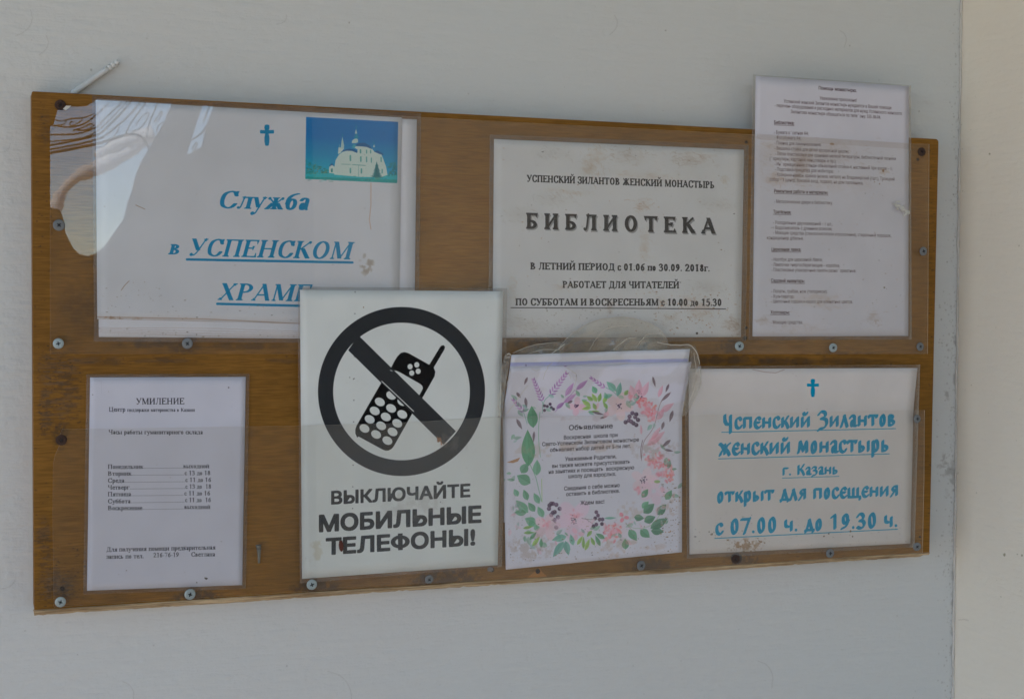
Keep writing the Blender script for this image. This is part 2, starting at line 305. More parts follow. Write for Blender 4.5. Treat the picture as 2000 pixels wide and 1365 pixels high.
def text(cv, s, x0, y0, x1, y1, cap, font, col, alpha=1.0, ls=0.0, SS=2, bold=0.0):
    """one printed line: baseline from (x0,y0) to (x1,y1), capital height cap, all in photograph pixels"""
    d = np.array([x1 - x0, y1 - y0], float); L = np.hypot(*d); e = d / L
    if font == 'sans': return sans(cv, s, x0, y0, L, e, cap, col, alpha, bold, SS)
    F = FONTS[font]; lay = []; x = 0
    for ch in s:
        lower = ch.islower(); k = F['xh'] if lower else 1; key = ch if ch in F['G'] else ch.upper()
        if key not in F['G']: key = ' '
        wd, ops = F['G'][key]; lay.append((x, k, wd * k, ops)); x += wd * k + ls
    tot = x - ls - .9; sx = L / tot; sy = cap / 10
    for gx, k, wd, ops in lay:
        if not ops: continue
        a0 = (gx - 1.4) * sx; a1 = (gx + wd + 2 + F['sh'] * 12) * sx
        cs = [(x0 + e[0] * a + 0 * b, y0 + e[1] * a - b) for a in (a0, a1) for b in (-5 * sy, 14.5 * sy)]
        wn = cv.win(min(c[0] for c in cs), min(c[1] for c in cs), max(c[0] for c in cs), max(c[1] for c in cs), SS)
        if wn is None: continue
        X, Y = wn[5] - x0, wn[6] - y0; V = -(Y - X * e[1] / e[0]) / sy; U = X / e[0] / sx - F['sh'] * V * sy / sx + .45
        cv.put(wn, glyph((U - gx) / k, V / k, ops, F, 1 if k == 1 else .94 / k), col, alpha)
_tc = {}
def sans(cv, s, x0, y0, L, e, cap, col, alpha, bold, SS):
    cu = bpy.data.curves.new('t', 'FONT'); cu.body = s; cu.resolution_u = 3; o = bpy.data.objects.new('t', cu)
    S.collection.objects.link(o); dg = bpy.context.evaluated_depsgraph_get(); me = o.evaluated_get(dg).to_mesh(); me.calc_loop_triangles()
    n = len(me.vertices); co = np.empty(n * 3); me.vertices.foreach_get('co', co); co = co.reshape(-1, 3)[:, :2].copy()
    tr = np.empty(len(me.loop_triangles) * 3, int); me.loop_triangles.foreach_get('vertices', tr); tr = tr.reshape(-1, 3)
    o.evaluated_get(dg).to_mesh_clear(); bpy.data.objects.remove(o); bpy.data.curves.remove(cu)
    if n == 0: return
    co[:, 0] -= co[:, 0].min(); u = co[:, 0] / co[:, 0].max() * L; v = co[:, 1] / .727 * cap
    px = x0 + e[0] * u; py = y0 + e[1] * u - v
    rays = np.stack([(px - 1000) / FPX, -(py - 682.5) / FPX, -np.ones_like(px)], 1) @ RM.T
    t = np.dot(cv.O - CL, cv.N) / (rays @ cv.N); P = CL + rays * t[:, None] - cv.O; A = (P @ cv.A) * cv.res; B = (P @ cv.B) * cv.res
    i0, j0 = max(0, int(A.min()) - 8), max(0, int(B.min()) - 8); i1, j1 = min(cv.w, int(A.max()) + 9), min(cv.h, int(B.max()) + 9)
    m = np.zeros(((j1 - j0) * SS, (i1 - i0) * SS), bool); A = (A - i0) * SS - .5; B = (B - j0) * SS - .5
    for a, b, c in tr:
        xa, ya, xb, yb, xc, yc = A[a], B[a], A[b], B[b], A[c], B[c]
        l, r_, bt, tp = max(0, int(min(xa, xb, xc))), int(max(xa, xb, xc)) + 2, max(0, int(min(ya, yb, yc))), int(max(ya, yb, yc)) + 2
        X = np.arange(l, r_)[None]; Y = np.arange(bt, tp)[:, None]
        d1 = (X - xb) * (ya - yb) - (xa - xb) * (Y - yb); d2 = (X - xc) * (yb - yc) - (xb - xc) * (Y - yc); d3 = (X - xa) * (yc - ya) - (xc - xa) * (Y - ya)
        q = ((d1 >= -1e-9) & (d2 >= -1e-9) & (d3 >= -1e-9)) | ((d1 <= 1e-9) & (d2 <= 1e-9) & (d3 <= 1e-9))
        sub = m[bt:tp, l:r_]; sub |= q[:sub.shape[0], :sub.shape[1]]
    rad = bold * cap / .727 * .55 * cv.res * SS / 1850 * 1.0
    if rad >= .5:                       # heavier weight: grow the letters
        k = int(rad + .5); g = m.copy()
        for dy in range(-k, k + 1):
            for dx in range(-k, k + 1):
                if (dx or dy) and dx * dx + dy * dy <= (rad + .3) ** 2 and (abs(dy) <= rad * .8 + .2): g |= np.roll(np.roll(m, dy, 0), dx, 1)
        m = g
    cv.put((j0, j1, i0, i1, SS), m, col, alpha)

# ------------------------------------------------------------------ materials
def mat(name):
    m = bpy.data.materials.new(name); m.use_nodes = True; return m, m.node_tree, m.node_tree.nodes['Principled BSDF']
def nd(t, k, **kw):
    n = t.nodes.new(k)
    for a, b in kw.items(): setattr(n, a, b)
    return n
def plain(name, col, rough=.6, metal=0, bump=0, scale=300, var=.0):
    m, t, p = mat(name); p.inputs['Roughness'].default_value = rough; p.inputs['Metallic'].default_value = metal; p.inputs['Base Color'].default_value = (*col, 1)
    tc = nd(t, 'ShaderNodeTexCoord'); n = nd(t, 'ShaderNodeTexNoise'); n.inputs['Scale'].default_value = scale; n.inputs['Detail'].default_value = 5; t.links.new(tc.outputs['Object'], n.inputs[0])
    if var:
        mx = nd(t, 'ShaderNodeMix', data_type='RGBA'); mx.inputs['A'].default_value = (*[c * (1 - var) for c in col], 1); mx.inputs['B'].default_value = (*[min(1, c * (1 + var)) for c in col], 1)
        t.links.new(n.outputs[0], mx.inputs['Factor']); t.links.new(mx.outputs['Result'], p.inputs['Base Color'])
    if bump:
        b = nd(t, 'ShaderNodeBump'); b.inputs['Strength'].default_value = bump; b.inputs['Distance'].default_value = .002; t.links.new(n.outputs[0], b.inputs['Height']); t.links.new(b.outputs[0], p.inputs['Normal'])
    return m
def film(name, refl=.055, haze=.03, hcol=(.75, .72, .7), rough=.02, wave=.0, wscale=9, grazing=.6):
    """thin clear plastic: mostly transparent, mirror share that grows to grazing angles, a little dust"""
    m, t, p = mat(name); t.nodes.remove(p); out = t.nodes['Material Output']; L = t.links
    tr = nd(t, 'ShaderNodeBsdfTransparent'); tr.inputs[0].default_value = (1, .998, .99, 1); gl = nd(t, 'ShaderNodeBsdfGlossy'); gl.inputs['Roughness'].default_value = rough; df = nd(t, 'ShaderNodeBsdfDiffuse'); df.inputs[0].default_value = (*hcol, 1)
    lw = nd(t, 'ShaderNodeLayerWeight'); lw.inputs[0].default_value = .5
    pw = nd(t, 'ShaderNodeMath', operation='POWER'); pw.inputs[1].default_value = 5; L.new(lw.outputs['Facing'], pw.inputs[0])
    ma = nd(t, 'ShaderNodeMath', operation='MULTIPLY_ADD'); ma.inputs[1].default_value = grazing; ma.inputs[2].default_value = refl; L.new(pw.outputs[0], ma.inputs[0])
    tc = nd(t, 'ShaderNodeTexCoord'); n = nd(t, 'ShaderNodeTexNoise'); n.inputs['Scale'].default_value = 14; n.inputs['Detail'].default_value = 6; L.new(tc.outputs['Object'], n.inputs[0])
    hz = nd(t, 'ShaderNodeMapRange'); hz.inputs[1].default_value = .35; hz.inputs[2].default_value = .75; hz.inputs[3].default_value = haze * .4; hz.inputs[4].default_value = haze * 1.6; L.new(n.outputs[0], hz.inputs[0])
    m1 = nd(t, 'ShaderNodeMixShader'); L.new(hz.outputs[0], m1.inputs[0]); L.new(tr.outputs[0], m1.inputs[1]); L.new(df.outputs[0], m1.inputs[2])
    m2 = nd(t, 'ShaderNodeMixShader'); L.new(ma.outputs[0], m2.inputs[0]); L.new(m1.outputs[0], m2.inputs[1]); L.new(gl.outputs[0], m2.inputs[2]); L.new(m2.outputs[0], out.inputs[0])
    if wave:
        nz = nd(t, 'ShaderNodeTexNoise'); nz.inputs['Scale'].default_value = wscale; nz.inputs['Detail'].default_value = 1.5; L.new(tc.outputs['Object'], nz.inputs[0])
        b = nd(t, 'ShaderNodeBump'); b.inputs['Strength'].default_value = 1; b.inputs['Distance'].default_value = wave; L.new(nz.outputs[0], b.inputs['Height']); L.new(b.outputs[0], gl.inputs['Normal'])
    return m
def printed(name, im, rough=.55, bump=.4, tint=.04):
    m, t, p = mat(name); L = t.links; ti = nd(t, 'ShaderNodeTexImage', image=im, extension='EXTEND'); uv = nd(t, 'ShaderNodeUVMap'); L.new(uv.outputs[0], ti.inputs[0])
    tc = nd(t, 'ShaderNodeTexCoord'); n = nd(t, 'ShaderNodeTexNoise'); n.inputs['Scale'].default_value = 22; n.inputs['Detail'].default_value = 7; L.new(tc.outputs['Object'], n.inputs[0])
    mr = nd(t, 'ShaderNodeMapRange'); mr.inputs[1].default_value = .3; mr.inputs[2].default_value = .7; mr.inputs[3].default_value = 1 - tint * 1.5; mr.inputs[4].default_value = 1 + tint * .5; L.new(n.outputs[0], mr.inputs[0])
    mx = nd(t, 'ShaderNodeVectorMath', operation='SCALE'); L.new(ti.outputs[0], mx.inputs[0]); L.new(mr.outputs[0], mx.inputs['Scale']); L.new(mx.outputs[0], p.inputs['Base Color']); p.inputs['Roughness'].default_value = rough
    p.inputs['Specular IOR Level'].default_value = .04
    b = nd(t, 'ShaderNodeBump'); b.inputs['Strength'].default_value = bump; b.inputs['Distance'].default_value = .004; n2 = nd(t, 'ShaderNodeTexNoise'); n2.inputs['Scale'].default_value = 7; L.new(tc.outputs['Object'], n2.inputs[0]); L.new(n2.outputs[0], b.inputs['Height']); L.new(b.outputs[0], p.inputs['Normal'])
    return m
def painted_wall(name, col, im, warm):
    m, t, p = mat(name); L = t.links; tc = nd(t, 'ShaderNodeTexCoord'); p.inputs['Roughness'].default_value = .7; p.inputs['Specular IOR Level'].default_value = .25
    n1 = nd(t, 'ShaderNodeTexNoise'); n1.inputs['Scale'].default_value = 2.6; n1.inputs['Detail'].default_value = 5; n2 = nd(t, 'ShaderNodeTexNoise'); n2.inputs['Scale'].default_value = 150; n2.inputs['Detail'].default_value = 4
    mp = nd(t, 'ShaderNodeMapping'); mp.inputs['Scale'].default_value = (18, 18, 120); n3 = nd(t, 'ShaderNodeTexNoise'); n3.inputs['Scale'].default_value = 1; n3.inputs['Detail'].default_value = 6
    L.new(tc.outputs['Object'], n1.inputs[0]); L.new(tc.outputs['Object'], n2.inputs[0]); L.new(tc.outputs['Object'], mp.inputs[0]); L.new(mp.outputs[0], n3.inputs[0])
    mr = nd(t, 'ShaderNodeMapRange'); mr.inputs[1].default_value = .3; mr.inputs[2].default_value = .7; L.new(n1.outputs[0], mr.inputs[0])
    mx = nd(t, 'ShaderNodeMix', data_type='RGBA'); mx.inputs['A'].default_value = (*col, 1); mx.inputs['B'].default_value = (*warm, 1); L.new(mr.outputs[0], mx.inputs['Factor'])
    ti = nd(t, 'ShaderNodeTexImage', image=im, extension='CLIP'); uv = nd(t, 'ShaderNodeUVMap'); L.new(uv.outputs[0], ti.inputs[0])
    mx2 = nd(t, 'ShaderNodeMix', data_type='RGBA'); L.new(ti.outputs['Alpha'], mx2.inputs['Factor']); L.new(mx.outputs['Result'], mx2.inputs['A']); L.new(ti.outputs['Color'], mx2.inputs['B']); L.new(mx2.outputs['Result'], p.inputs['Base Color'])
    ad = nd(t, 'ShaderNodeMath', operation='MULTIPLY_ADD'); ad.inputs[1].default_value = .5; L.new(n2.outputs[0], ad.inputs[0]); L.new(n3.outputs[0], ad.inputs[2])
    b = nd(t, 'ShaderNodeBump'); b.inputs['Strength'].default_value = .55; b.inputs['Distance'].default_value = .0030; L.new(ad.outputs[0], b.inputs['Height']); L.new(b.outputs[0], p.inputs['Normal'])
    return m

BH = 0.49750 / 2; BW = 1.02209
# ------------------------------------------------------------------ the setting: walls in a porch corner
wc = Canvas('wall_marks', (-.3, FOLLOW, -.75), (1, 0, 0), (0, 0, 1), 1.45, 1.5, 1100, ink(90, 84, 76), 0)
def fleck(cv, x, y, r, col, a=.8, rr=1.0):
    n = random.randint(5, 8); ph = random.random() * 6
    cv.poly([(x + math.cos(ph + i * 2 * math.pi / n) * r * random.uniform(.5, 1.2) * rr, y + math.sin(ph + i * 2 * math.pi / n) * r * random.uniform(.5, 1.2)) for i in range(n)], col, a, 2)
grey = ink(95, 92, 88)
def corner_x(y): return 1878 - (y / 1365) * 17
for i in range(420):
    y = random.uniform(0, 1365); x = corner_x(y) - abs(random.gauss(0, 9)) - 1
    fleck(wc, x, y, random.uniform(.6, 2.2), ink(*random.choice([(105, 100, 98), (120, 118, 118), (92, 85, 80)])), random.uniform(.15, .55), .8)
for i in range(160):
    y = random.choice([random.uniform(560, 720), random.uniform(760, 1130), random.uniform(300, 1365)]); x = corner_x(y) - random.uniform(3, 38)
    fleck(wc, x, y, random.uniform(.6, 2.4), ink(112, 112, 112), random.uniform(.15, .6))
for x0_, y0_, L_, a_ in ((60, 20, 60, 1.1), (90, 70, 40, .9), (560, 30, 26, 1.4), (1640, 60, 34, .3), (20, 280, 30, 1.5), (1480, 1290, 60, .1), (640, 1310, 90, .05), (240, 1330, 50, .2), (1200, 30, 40, .8), (30, 1120, 40, 1.3)):
    wc.line(spline([(x0_ + L_ * t * math.cos(a_ + t), y0_ + L_ * t * math.sin(a_ + t)) for t in (0, .33, .66, 1)], 4), .8, ink(128, 130, 130), .5)
for cx, cy, rx, ry in ((1868, 665, 8, 42), (1866, 740, 6, 40), (1849, 765, 8, 34), (1862, 930, 22, 60), (1862, 1150, 9, 60), (1870, 330, 9, 60), (1860, 1260, 6, 60), (1850, 905, 26, 30)):
    wc.smudge(cx, cy, rx, ry, ink(98, 96, 94), .5, 7, .55, int(cx + cy))
for y0, y1 in ((560, 700), (700, 800), (830, 1000), (1000, 1365), (0, 200), (250, 480)):
    P = [(corner_x(y) - 2 + random.uniform(-1.5, 1.5), y) for y in np.arange(y0, y1, 9)]
    wc.line(P, 1.1, ink(92, 88, 84), random.uniform(.1, .45))
for x, y in ((178, 137), (682, 45), (915, 183), (287, 76), (1795, 218), (1862, 380), (1850, 512), (49, 1231), (1752, 1202), (1330, 1290), (560, 1300), (300, 1260), (22, 700), (1300, 60), (1660, 90)):
    fleck(wc, x, y, random.uniform(1, 2.2), ink(100, 98, 96), .7)
for i in range(150): fleck(wc, random.uniform(0, 1870), random.choice([random.uniform(0, 230), random.uniform(1110, 1365)]), random.uniform(.4, 1.1), ink(112, 110, 108), random.uniform(.2, .6))
m_wall = painted_wall('wall_paint', (.655, .665, .645), wc.image(), (.67, .66, .63))
def uvquad(name, O, A, B, w_, h_, cv, m, thick, nrm):
    pts = [O, O + A * w_, O + A * w_ + B * h_, O + B * h_]; bk = [p - nrm * thick for p in pts]
    uv = [(float((p - cv.O) @ cv.A) / cv.W, float((p - cv.O) @ cv.B) / cv.H) for p in pts] + [(-3, -3)] * 4
    F = [(0, 1, 2, 3), (7, 6, 5, 4), (0, 4, 5, 1), (1, 5, 6, 2), (2, 6, 7, 3), (3, 7, 4, 0)]
    o = mesh_obj(name, pts + bk, F, m, uvs=uv); o['kind'] = 'structure'; return o
ground = -1.46; ceil = 1.62
c0 = at(1878, 0, -FOLLOW); c1 = at(1861.5, 1365, -FOLLOW); dz = (c1 - c0) / (c1[2] - c0[2])
def corner_at(z): return c0 + dz * (z - c0[2])
uvquad('wall', np.array([-3.2, FOLLOW, ground]), np.array([1., 0, 0]), np.array([0, 0, 1.]), 4.45, ceil - ground + .2, wc, m_wall, .25, np.array([0, -1., 0]))
Bz = dz / np.linalg.norm(dz); Ay = np.array([0, -1., 0]); sO = corner_at(-.75)
sc_ = Canvas('side_wall_marks', sO, Ay, Bz, .6, 1.5, 1100, ink(120, 112, 98), 0)
for x, y, r in ((1962, 1083, 3.2), (1987, 1082, 1.6), (1996, 1084, 2.5), (1933, 301, 2.2), (1897, 752, 1.2), (1907, 962, 1.3), (1931, 806, 1), (1945, 640, 1), (1990, 480, 1.2), (1955, 1165, 1.4), (1915, 500, 1.1), (1985, 860, 1)):
    fleck(sc_, x, y, r, ink(96, 90, 66), .85); 
for i in range(50):
    y = random.uniform(0, 1365); fleck(sc_, corner_x(y) + abs(random.gauss(0, 4)), y, random.uniform(.6, 1.8), ink(105, 95, 85), random.uniform(.2, .6))
for i in range(40): fleck(sc_, random.uniform(1885, 2000), random.uniform(0, 1365), random.uniform(.4, 1.1), ink(118, 110, 95), .5)
sc_.line([(1872, 1210), (1884, 1209), (1892, 1211)], 1, ink(110, 100, 88), .7)
m_side = painted_wall('side_wall_warm_lit', (.82, .745, .625), sc_.image(), (.81, .735, .625))  # warmer and paler than the wall: its light is put into the colour
o0 = corner_at(ground)
uvquad('side_wall', o0, Ay, Bz, 3.75, ceil - ground + .2, sc_, m_side, .25, np.array([-1., 0, 0]))
# ragged plaster bead in the corner
P = [corner_at(z) + np.array([-.0012 + random.uniform(-.0006, .0006), -.0012, 0]) for z in np.arange(-.8, .8, .012)]
m_bead = plain('plaster_bead', (.64, .60, .54), .8, bump=.5, scale=400, var=.15)
o = tube('corner_bead', P, .0017, m_bead, k=6, r_fn=lambda t: random.uniform(.5, 1.25)); o['kind'] = 'structure'
m_floor = plain('porch_floor', (.66, .49, .35), .8, bump=.3, scale=60, var=.15)
m_ground = plain('outside_ground', (.46, .37, .28), .9, bump=.4, scale=8, var=.25)
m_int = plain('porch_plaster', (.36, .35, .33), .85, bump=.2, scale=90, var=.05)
box('floor', (-3.2, -3.8, ground - .2), (1.4, FOLLOW + .25, ground), m_floor, kind='structure')
box('ground', (-250, -250, ground - .5), (250, 250, ground - .204), m_ground, kind='structure')
m_ceil = plain('ceiling_tint', (.24, .40, .54), .85, bump=.2, scale=90, var=.05)
box('unseen_ceiling', (-3.2, -3.95, ceil), (1.4, FOLLOW + .3, ceil + .2), m_ceil, kind='structure')  # unseen, added to block sky light; blue tint cools what it bounces
box('side_light_block', (-3.3, -3.95, 1.02), (-3.05, FOLLOW + .3, ceil), m_int, kind='structure')  # unseen beam added to hold back high sky light from the left
# unseen wall added to block light, opening shaped to the mirrored sky patch; iron scrollwork that the cover sheet mirrors
YB = -3.6
def bnc(pts): return [bounce(x, y, YB) for x, y in pts]
edge = bnc([(342, 196), (327, 232), (314, 256), (296, 287), (281, 311), (270, 339), (261, 375), (254, 393), (246, 426), (226, 455), (208, 481), (191, 494), (173, 501), (155, 496), (144, 485), (136, 470), (128, 455), (126, 432), (117, 409), (98, 404)])
strip = bnc([(400, 201), (424, 203), (408, 245), (400, 284), (367, 302), (375, 273), (389, 232)])
def curve_wall(name, outer, holes, y, thick, m):
    cu = bpy.data.curves.new(name, 'CURVE'); cu.dimensions = '2D'; cu.fill_mode = 'BOTH'; cu.extrude = thick / 2
    for poly in [outer] + holes:
        sp = cu.splines.new('POLY'); sp.points.add(len(poly) - 1); sp.use_cyclic_u = True
        for i, (x, z) in enumerate(poly): sp.points[i].co = (x, z, 0, 1)
    o = bpy.data.objects.new(name, cu); S.collection.objects.link(o); me = bpy.data.meshes.new_from_object(o.evaluated_get(bpy.context.evaluated_depsgraph_get()))
    bpy.data.objects.remove(o); me.materials.clear(); me.materials.append(m); o = bpy.data.objects.new(name, me); link(o); o.rotation_euler = (R(90), 0, 0); o.location = (0, y, 0); o['kind'] = 'structure'; return o
top = 1.25
hole = [(edge[0][0] + .22, top)] + [(p[0], p[2]) for p in edge] + [(.05, edge[-1][2] - .05), (.0, ground + .02), (-2.7, ground + .02), (-2.7, top)]  # doorway down to the floor added to let ground light reach the wall
sh = [(p[0], p[2]) for p in strip]
curve_wall('unseen_porch_wall', [(-3.2, ground), (1.4, ground), (1.4, ceil), (-3.2, ceil)], [hole, sh], YB - .06, .06, m_int)
m_iron = plain('dark_iron', (.05, .045, .04), .6)
gr = thing('iron_grille', (0, YB, .4), 'wrought iron scroll grille in the porch arch, mirrored in the clear cover', 'grille')
def bar(px, r=.007):
    P = [bounce(x, y, YB + .02) for x, y in spline(px, 5)]; return tube('scroll', P, r * .62, m_iron, gr, k=6)
bar([(60, 304), (100, 299), (186, 282), (220, 272), (248, 264), (266, 264), (280, 272), (291, 292)], .0085)
bar([(60, 296), (100, 292), (186, 274), (225, 250), (262, 215), (285, 180)], .006); bar([(60, 287), (100, 284), (186, 265), (215, 243), (252, 203), (262, 180)], .0065)
bar([(60, 280), (100, 277), (160, 270), (190, 256), (215, 234), (246, 200), (256, 180)], .004); bar([(60, 266), (104, 264), (150, 262), (186, 250), (205, 232), (238, 200)], .005)
bar([(60, 246), (105, 246), (130, 249), (160, 244), (186, 226), (212, 202)], .005); bar([(100, 232), (118, 237), (140, 232), (165, 230), (184, 222)], .003)
bar([(104, 247), (125, 243), (128, 236), (145, 232), (160, 233), (150, 242), (138, 246), (136, 240), (143, 239)], .004)
bar([(150, 256), (170, 254), (182, 246), (176, 243), (160, 250), (142, 256)], .005); bar([(246, 262), (256, 240), (282, 203), (290, 180)], .005)
bar([(286, 272), (290, 245), (306, 205), (312, 180)], .005); bar([(256, 258), (275, 250), (290, 226), (286, 222), (272, 234), (265, 246)], .004)
bar([(288, 270), (304, 268), (320, 244), (318, 240), (308, 248), (306, 258)], .004); bar([(300, 240), (312, 222), (316, 218), (312, 232), (304, 238)], .004)
bar([(186, 290), (206, 284), (226, 262), (232, 248)], .003); bar([(372, 275), (392, 262), (408, 240)], .006); bar([(376, 300), (384, 284), (382, 280), (374, 292)], .004); bar([(396, 240), (402, 226), (410, 205)], .004)

m_cloud = plain('cloud_white', (.85, .83, .80), 1, bump=.3, scale=.2)
Pc = [bounce(x, y, -180) for x, y in spline([(70, 470), (100, 430), (118, 380), (150, 346), (190, 328), (240, 304), (300, 268)], 10)]
o = tube('cloud', Pc, 1.0, m_cloud, k=10, r_fn=lambda t: .35 + .5 * abs(math.sin(t * 5.3 + 1)) + .25 * random.random()); o['kind'] = 'structure'
Pc = [bounce(x, y, -180) for x, y in spline([(186, 306), (215, 290), (250, 276), (300, 262)], 8)]
o = tube('cloud', Pc, 1.2, m_cloud, k=10, r_fn=lambda t: .3 + .5 * t + .25 * random.random()); o['kind'] = 'structure'
# ------------------------------------------------------------------ notice board
board = thing('notice_board', (0, 0, -BH), 'long varnished plywood notice board with screwed clear covers on the pale wall', 'notice board')
def stains():
    c = Canvas('board_stains', (0, 0, -BH), (1, 0, 0), (0, 0, 1), BW, 2 * BH, 1900, ink(40, 30, 22), 0)
    dk = ink(42, 34, 28); dust = ink(92, 78, 62)
    # grey weathered patches with dark pits on the bare left and middle strips
    for cx, cy, rx, ry, a in ((100, 720, 42, 50, .45), (130, 760, 40, 110, .5), (85, 1060, 26, 70, .5), (95, 1120, 30, 60, .4), (110, 1150, 60, 40, .6), (90, 800, 24, 80, .5), (88, 250, 20, 60, .3), (250, 705, 200, 12, .45), (700, 706, 300, 10, .35)):
        c.smudge(cx, cy, rx, ry, dust, a * .9, 60, .48, int(cx * 7 + cy), asp=.16); c.smudge(cx, cy, rx, ry, dk, a, 60, .59, int(cx * 3 + cy), hard=9, asp=.3)
    for cx, cy, rx, ry, a in ((385, 1168, 62, 24, .9), (620, 1150, 64, 26, .85), (880, 1128, 84, 26, .8), (830, 1135, 40, 20, .6), (1275, 1106, 66, 22, .8), (1450, 1094, 48, 20, .75), (1425, 676, 34, 18, .7), (120, 1140, 40, 40, .5),
                              (290, 672, 80, 12, .7), (480, 676, 100, 10, .55), (1050, 672, 70, 18, .95), (1120, 668, 60, 8, .8), (1640, 690, 90, 6, .4), (118, 850, 20, 36, .7), (170, 600, 60, 90, .3), (1580, 706, 200, 10, .6), (1420, 703, 130, 12, .75), (360, 680, 40, 18, .6)):
        c.smudge(cx, cy, rx, ry, dust, a * .4, 30, .50, int(cx + cy * 3)); c.smudge(cx, cy, rx, ry, dk, a * .8, 14, .36, int(cx * 5 + cy), hard=4)
    for i in range(520):
        x, y = random.choice([(random.uniform(66, 104), random.uniform(190, 1190)), (random.uniform(100, 1800), random.uniform(694, 712)), (random.uniform(100, 1800), 0), (random.uniform(1812, 1828), random.uniform(290, 1080)), (random.uniform(75, 160), random.uniform(700, 860)), (random.uniform(70, 170), random.uniform(1060, 1185))])
        if y == 0: y = 1183 - (x - 66) * .0615 - random.uniform(0, 40)
        c.ell(x, y, random.uniform(.8, 3.2), random.uniform(.5, 1.3), dk, 0, random.uniform(.3, .9), SS=2)
    for x, y, r in ((116, 206, 9), (1800, 297, 6.5), (195, 632, 4.5), (1457, 278, 3.2), (1457, 640, 3), (122, 1149, 5), (960, 1112, 5), (1792, 312, 3), (1438, 1090, 11), (1455, 660, 4), (1796, 1048, 2.4)): c.ell(x, y, r, r, ink(22, 16, 14), 0, .95)
    c.poly([(1018, 1136), (1048, 1112), (1054, 1108), (1060, 1118), (1078, 1132)], ink(140, 92, 42), .8); c.ell(1050, 1115, 4.5, 5, ink(14, 10, 8))
    return c.image()
def wood(name, im=None, dark=1.0, layered=False):
    m, t, p = mat(name); L = t.links; tc = nd(t, 'ShaderNodeTexCoord'); mp = nd(t, 'ShaderNodeMapping'); mp.inputs['Scale'].default_value = (9, 9, 150) if not layered else (14, 60, 620)
    n = nd(t, 'ShaderNodeTexNoise'); n.inputs['Scale'].default_value = 1; n.inputs['Detail'].default_value = 8; n.inputs['Roughness'].default_value = .62; L.new(tc.outputs['Object'], mp.inputs[0]); L.new(mp.outputs[0], n.inputs[0])
    mp2 = nd(t, 'ShaderNodeMapping'); mp2.inputs['Scale'].default_value = (46, 40, 640); n2 = nd(t, 'ShaderNodeTexNoise'); n2.inputs['Scale'].default_value = 1; n2.inputs['Detail'].default_value = 3; L.new(tc.outputs['Object'], mp2.inputs[0]); L.new(mp2.outputs[0], n2.inputs[0])
    cr = nd(t, 'ShaderNodeValToRGB'); e = cr.color_ramp.elements; d = dark
    if layered:
        e[0].position, e[0].color = .34, (.26, .15, .07, 1); e[1].position, e[1].color = .62, (.66, .50, .31, 1); x = e.new(.5); x.color = (.50, .36, .21, 1)
    else:
        e[0].position, e[0].color = .28, (.235 * d, .107 * d, .017 * d, 1); e[1].position, e[1].color = .74, (.30 * d, .143 * d, .027 * d, 1); x = e.new(.5); x.color = (.268 * d, .124 * d, .021 * d, 1)
    L.new(n.outputs[0], cr.inputs[0])
    big = nd(t, 'ShaderNodeTexNoise'); big.inputs['Scale'].default_value = 4.2; big.inputs['Detail'].default_value = 6; big.inputs['Roughness'].default_value = .62; L.new(tc.outputs['Object'], big.inputs[0])
    mr = nd(t, 'ShaderNodeMapRange'); mr.inputs[1].default_value = .3; mr.inputs[2].default_value = .72; mr.inputs[3].default_value = .62; mr.inputs[4].default_value = 1.14; L.new(big.outputs[0], mr.inputs[0])
    fi = nd(t, 'ShaderNodeMapRange'); fi.inputs[1].default_value = .38; fi.inputs[2].default_value = .62; fi.inputs[3].default_value = .82; fi.inputs[4].default_value = 1.12; L.new(n2.outputs[0], fi.inputs[0])
    mm = nd(t, 'ShaderNodeMath', operation='MULTIPLY'); L.new(mr.outputs[0], mm.inputs[0]); L.new(fi.outputs[0], mm.inputs[1])
    sc = nd(t, 'ShaderNodeVectorMath', operation='SCALE'); L.new(cr.outputs[0], sc.inputs[0]); L.new(mm.outputs[0], sc.inputs['Scale']); col = sc.outputs[0]
    if im:
        ti = nd(t, 'ShaderNodeTexImage', image=im, extension='CLIP'); uv = nd(t, 'ShaderNodeUVMap'); L.new(uv.outputs[0], ti.inputs[0]); mx = nd(t, 'ShaderNodeMix', data_type='RGBA')
        L.new(ti.outputs['Alpha'], mx.inputs['Factor']); L.new(col, mx.inputs['A']); L.new(ti.outputs['Color'], mx.inputs['B']); col = mx.outputs['Result']
    L.new(col, p.inputs['Base Color']); p.inputs['Roughness'].default_value = .5 if not layered else .8; p.inputs['Specular IOR Level'].default_value = .12
    b = nd(t, 'ShaderNodeBump'); b.inputs['Strength'].default_value = .35; b.inputs['Distance'].default_value = .0006; L.new(n2.outputs[0], b.inputs['Height']); L.new(b.outputs[0], p.inputs['Normal']); return m
m_wood = wood('varnished_plywood', stains()); m_ply = wood('worn_ply_edge', layered=True)
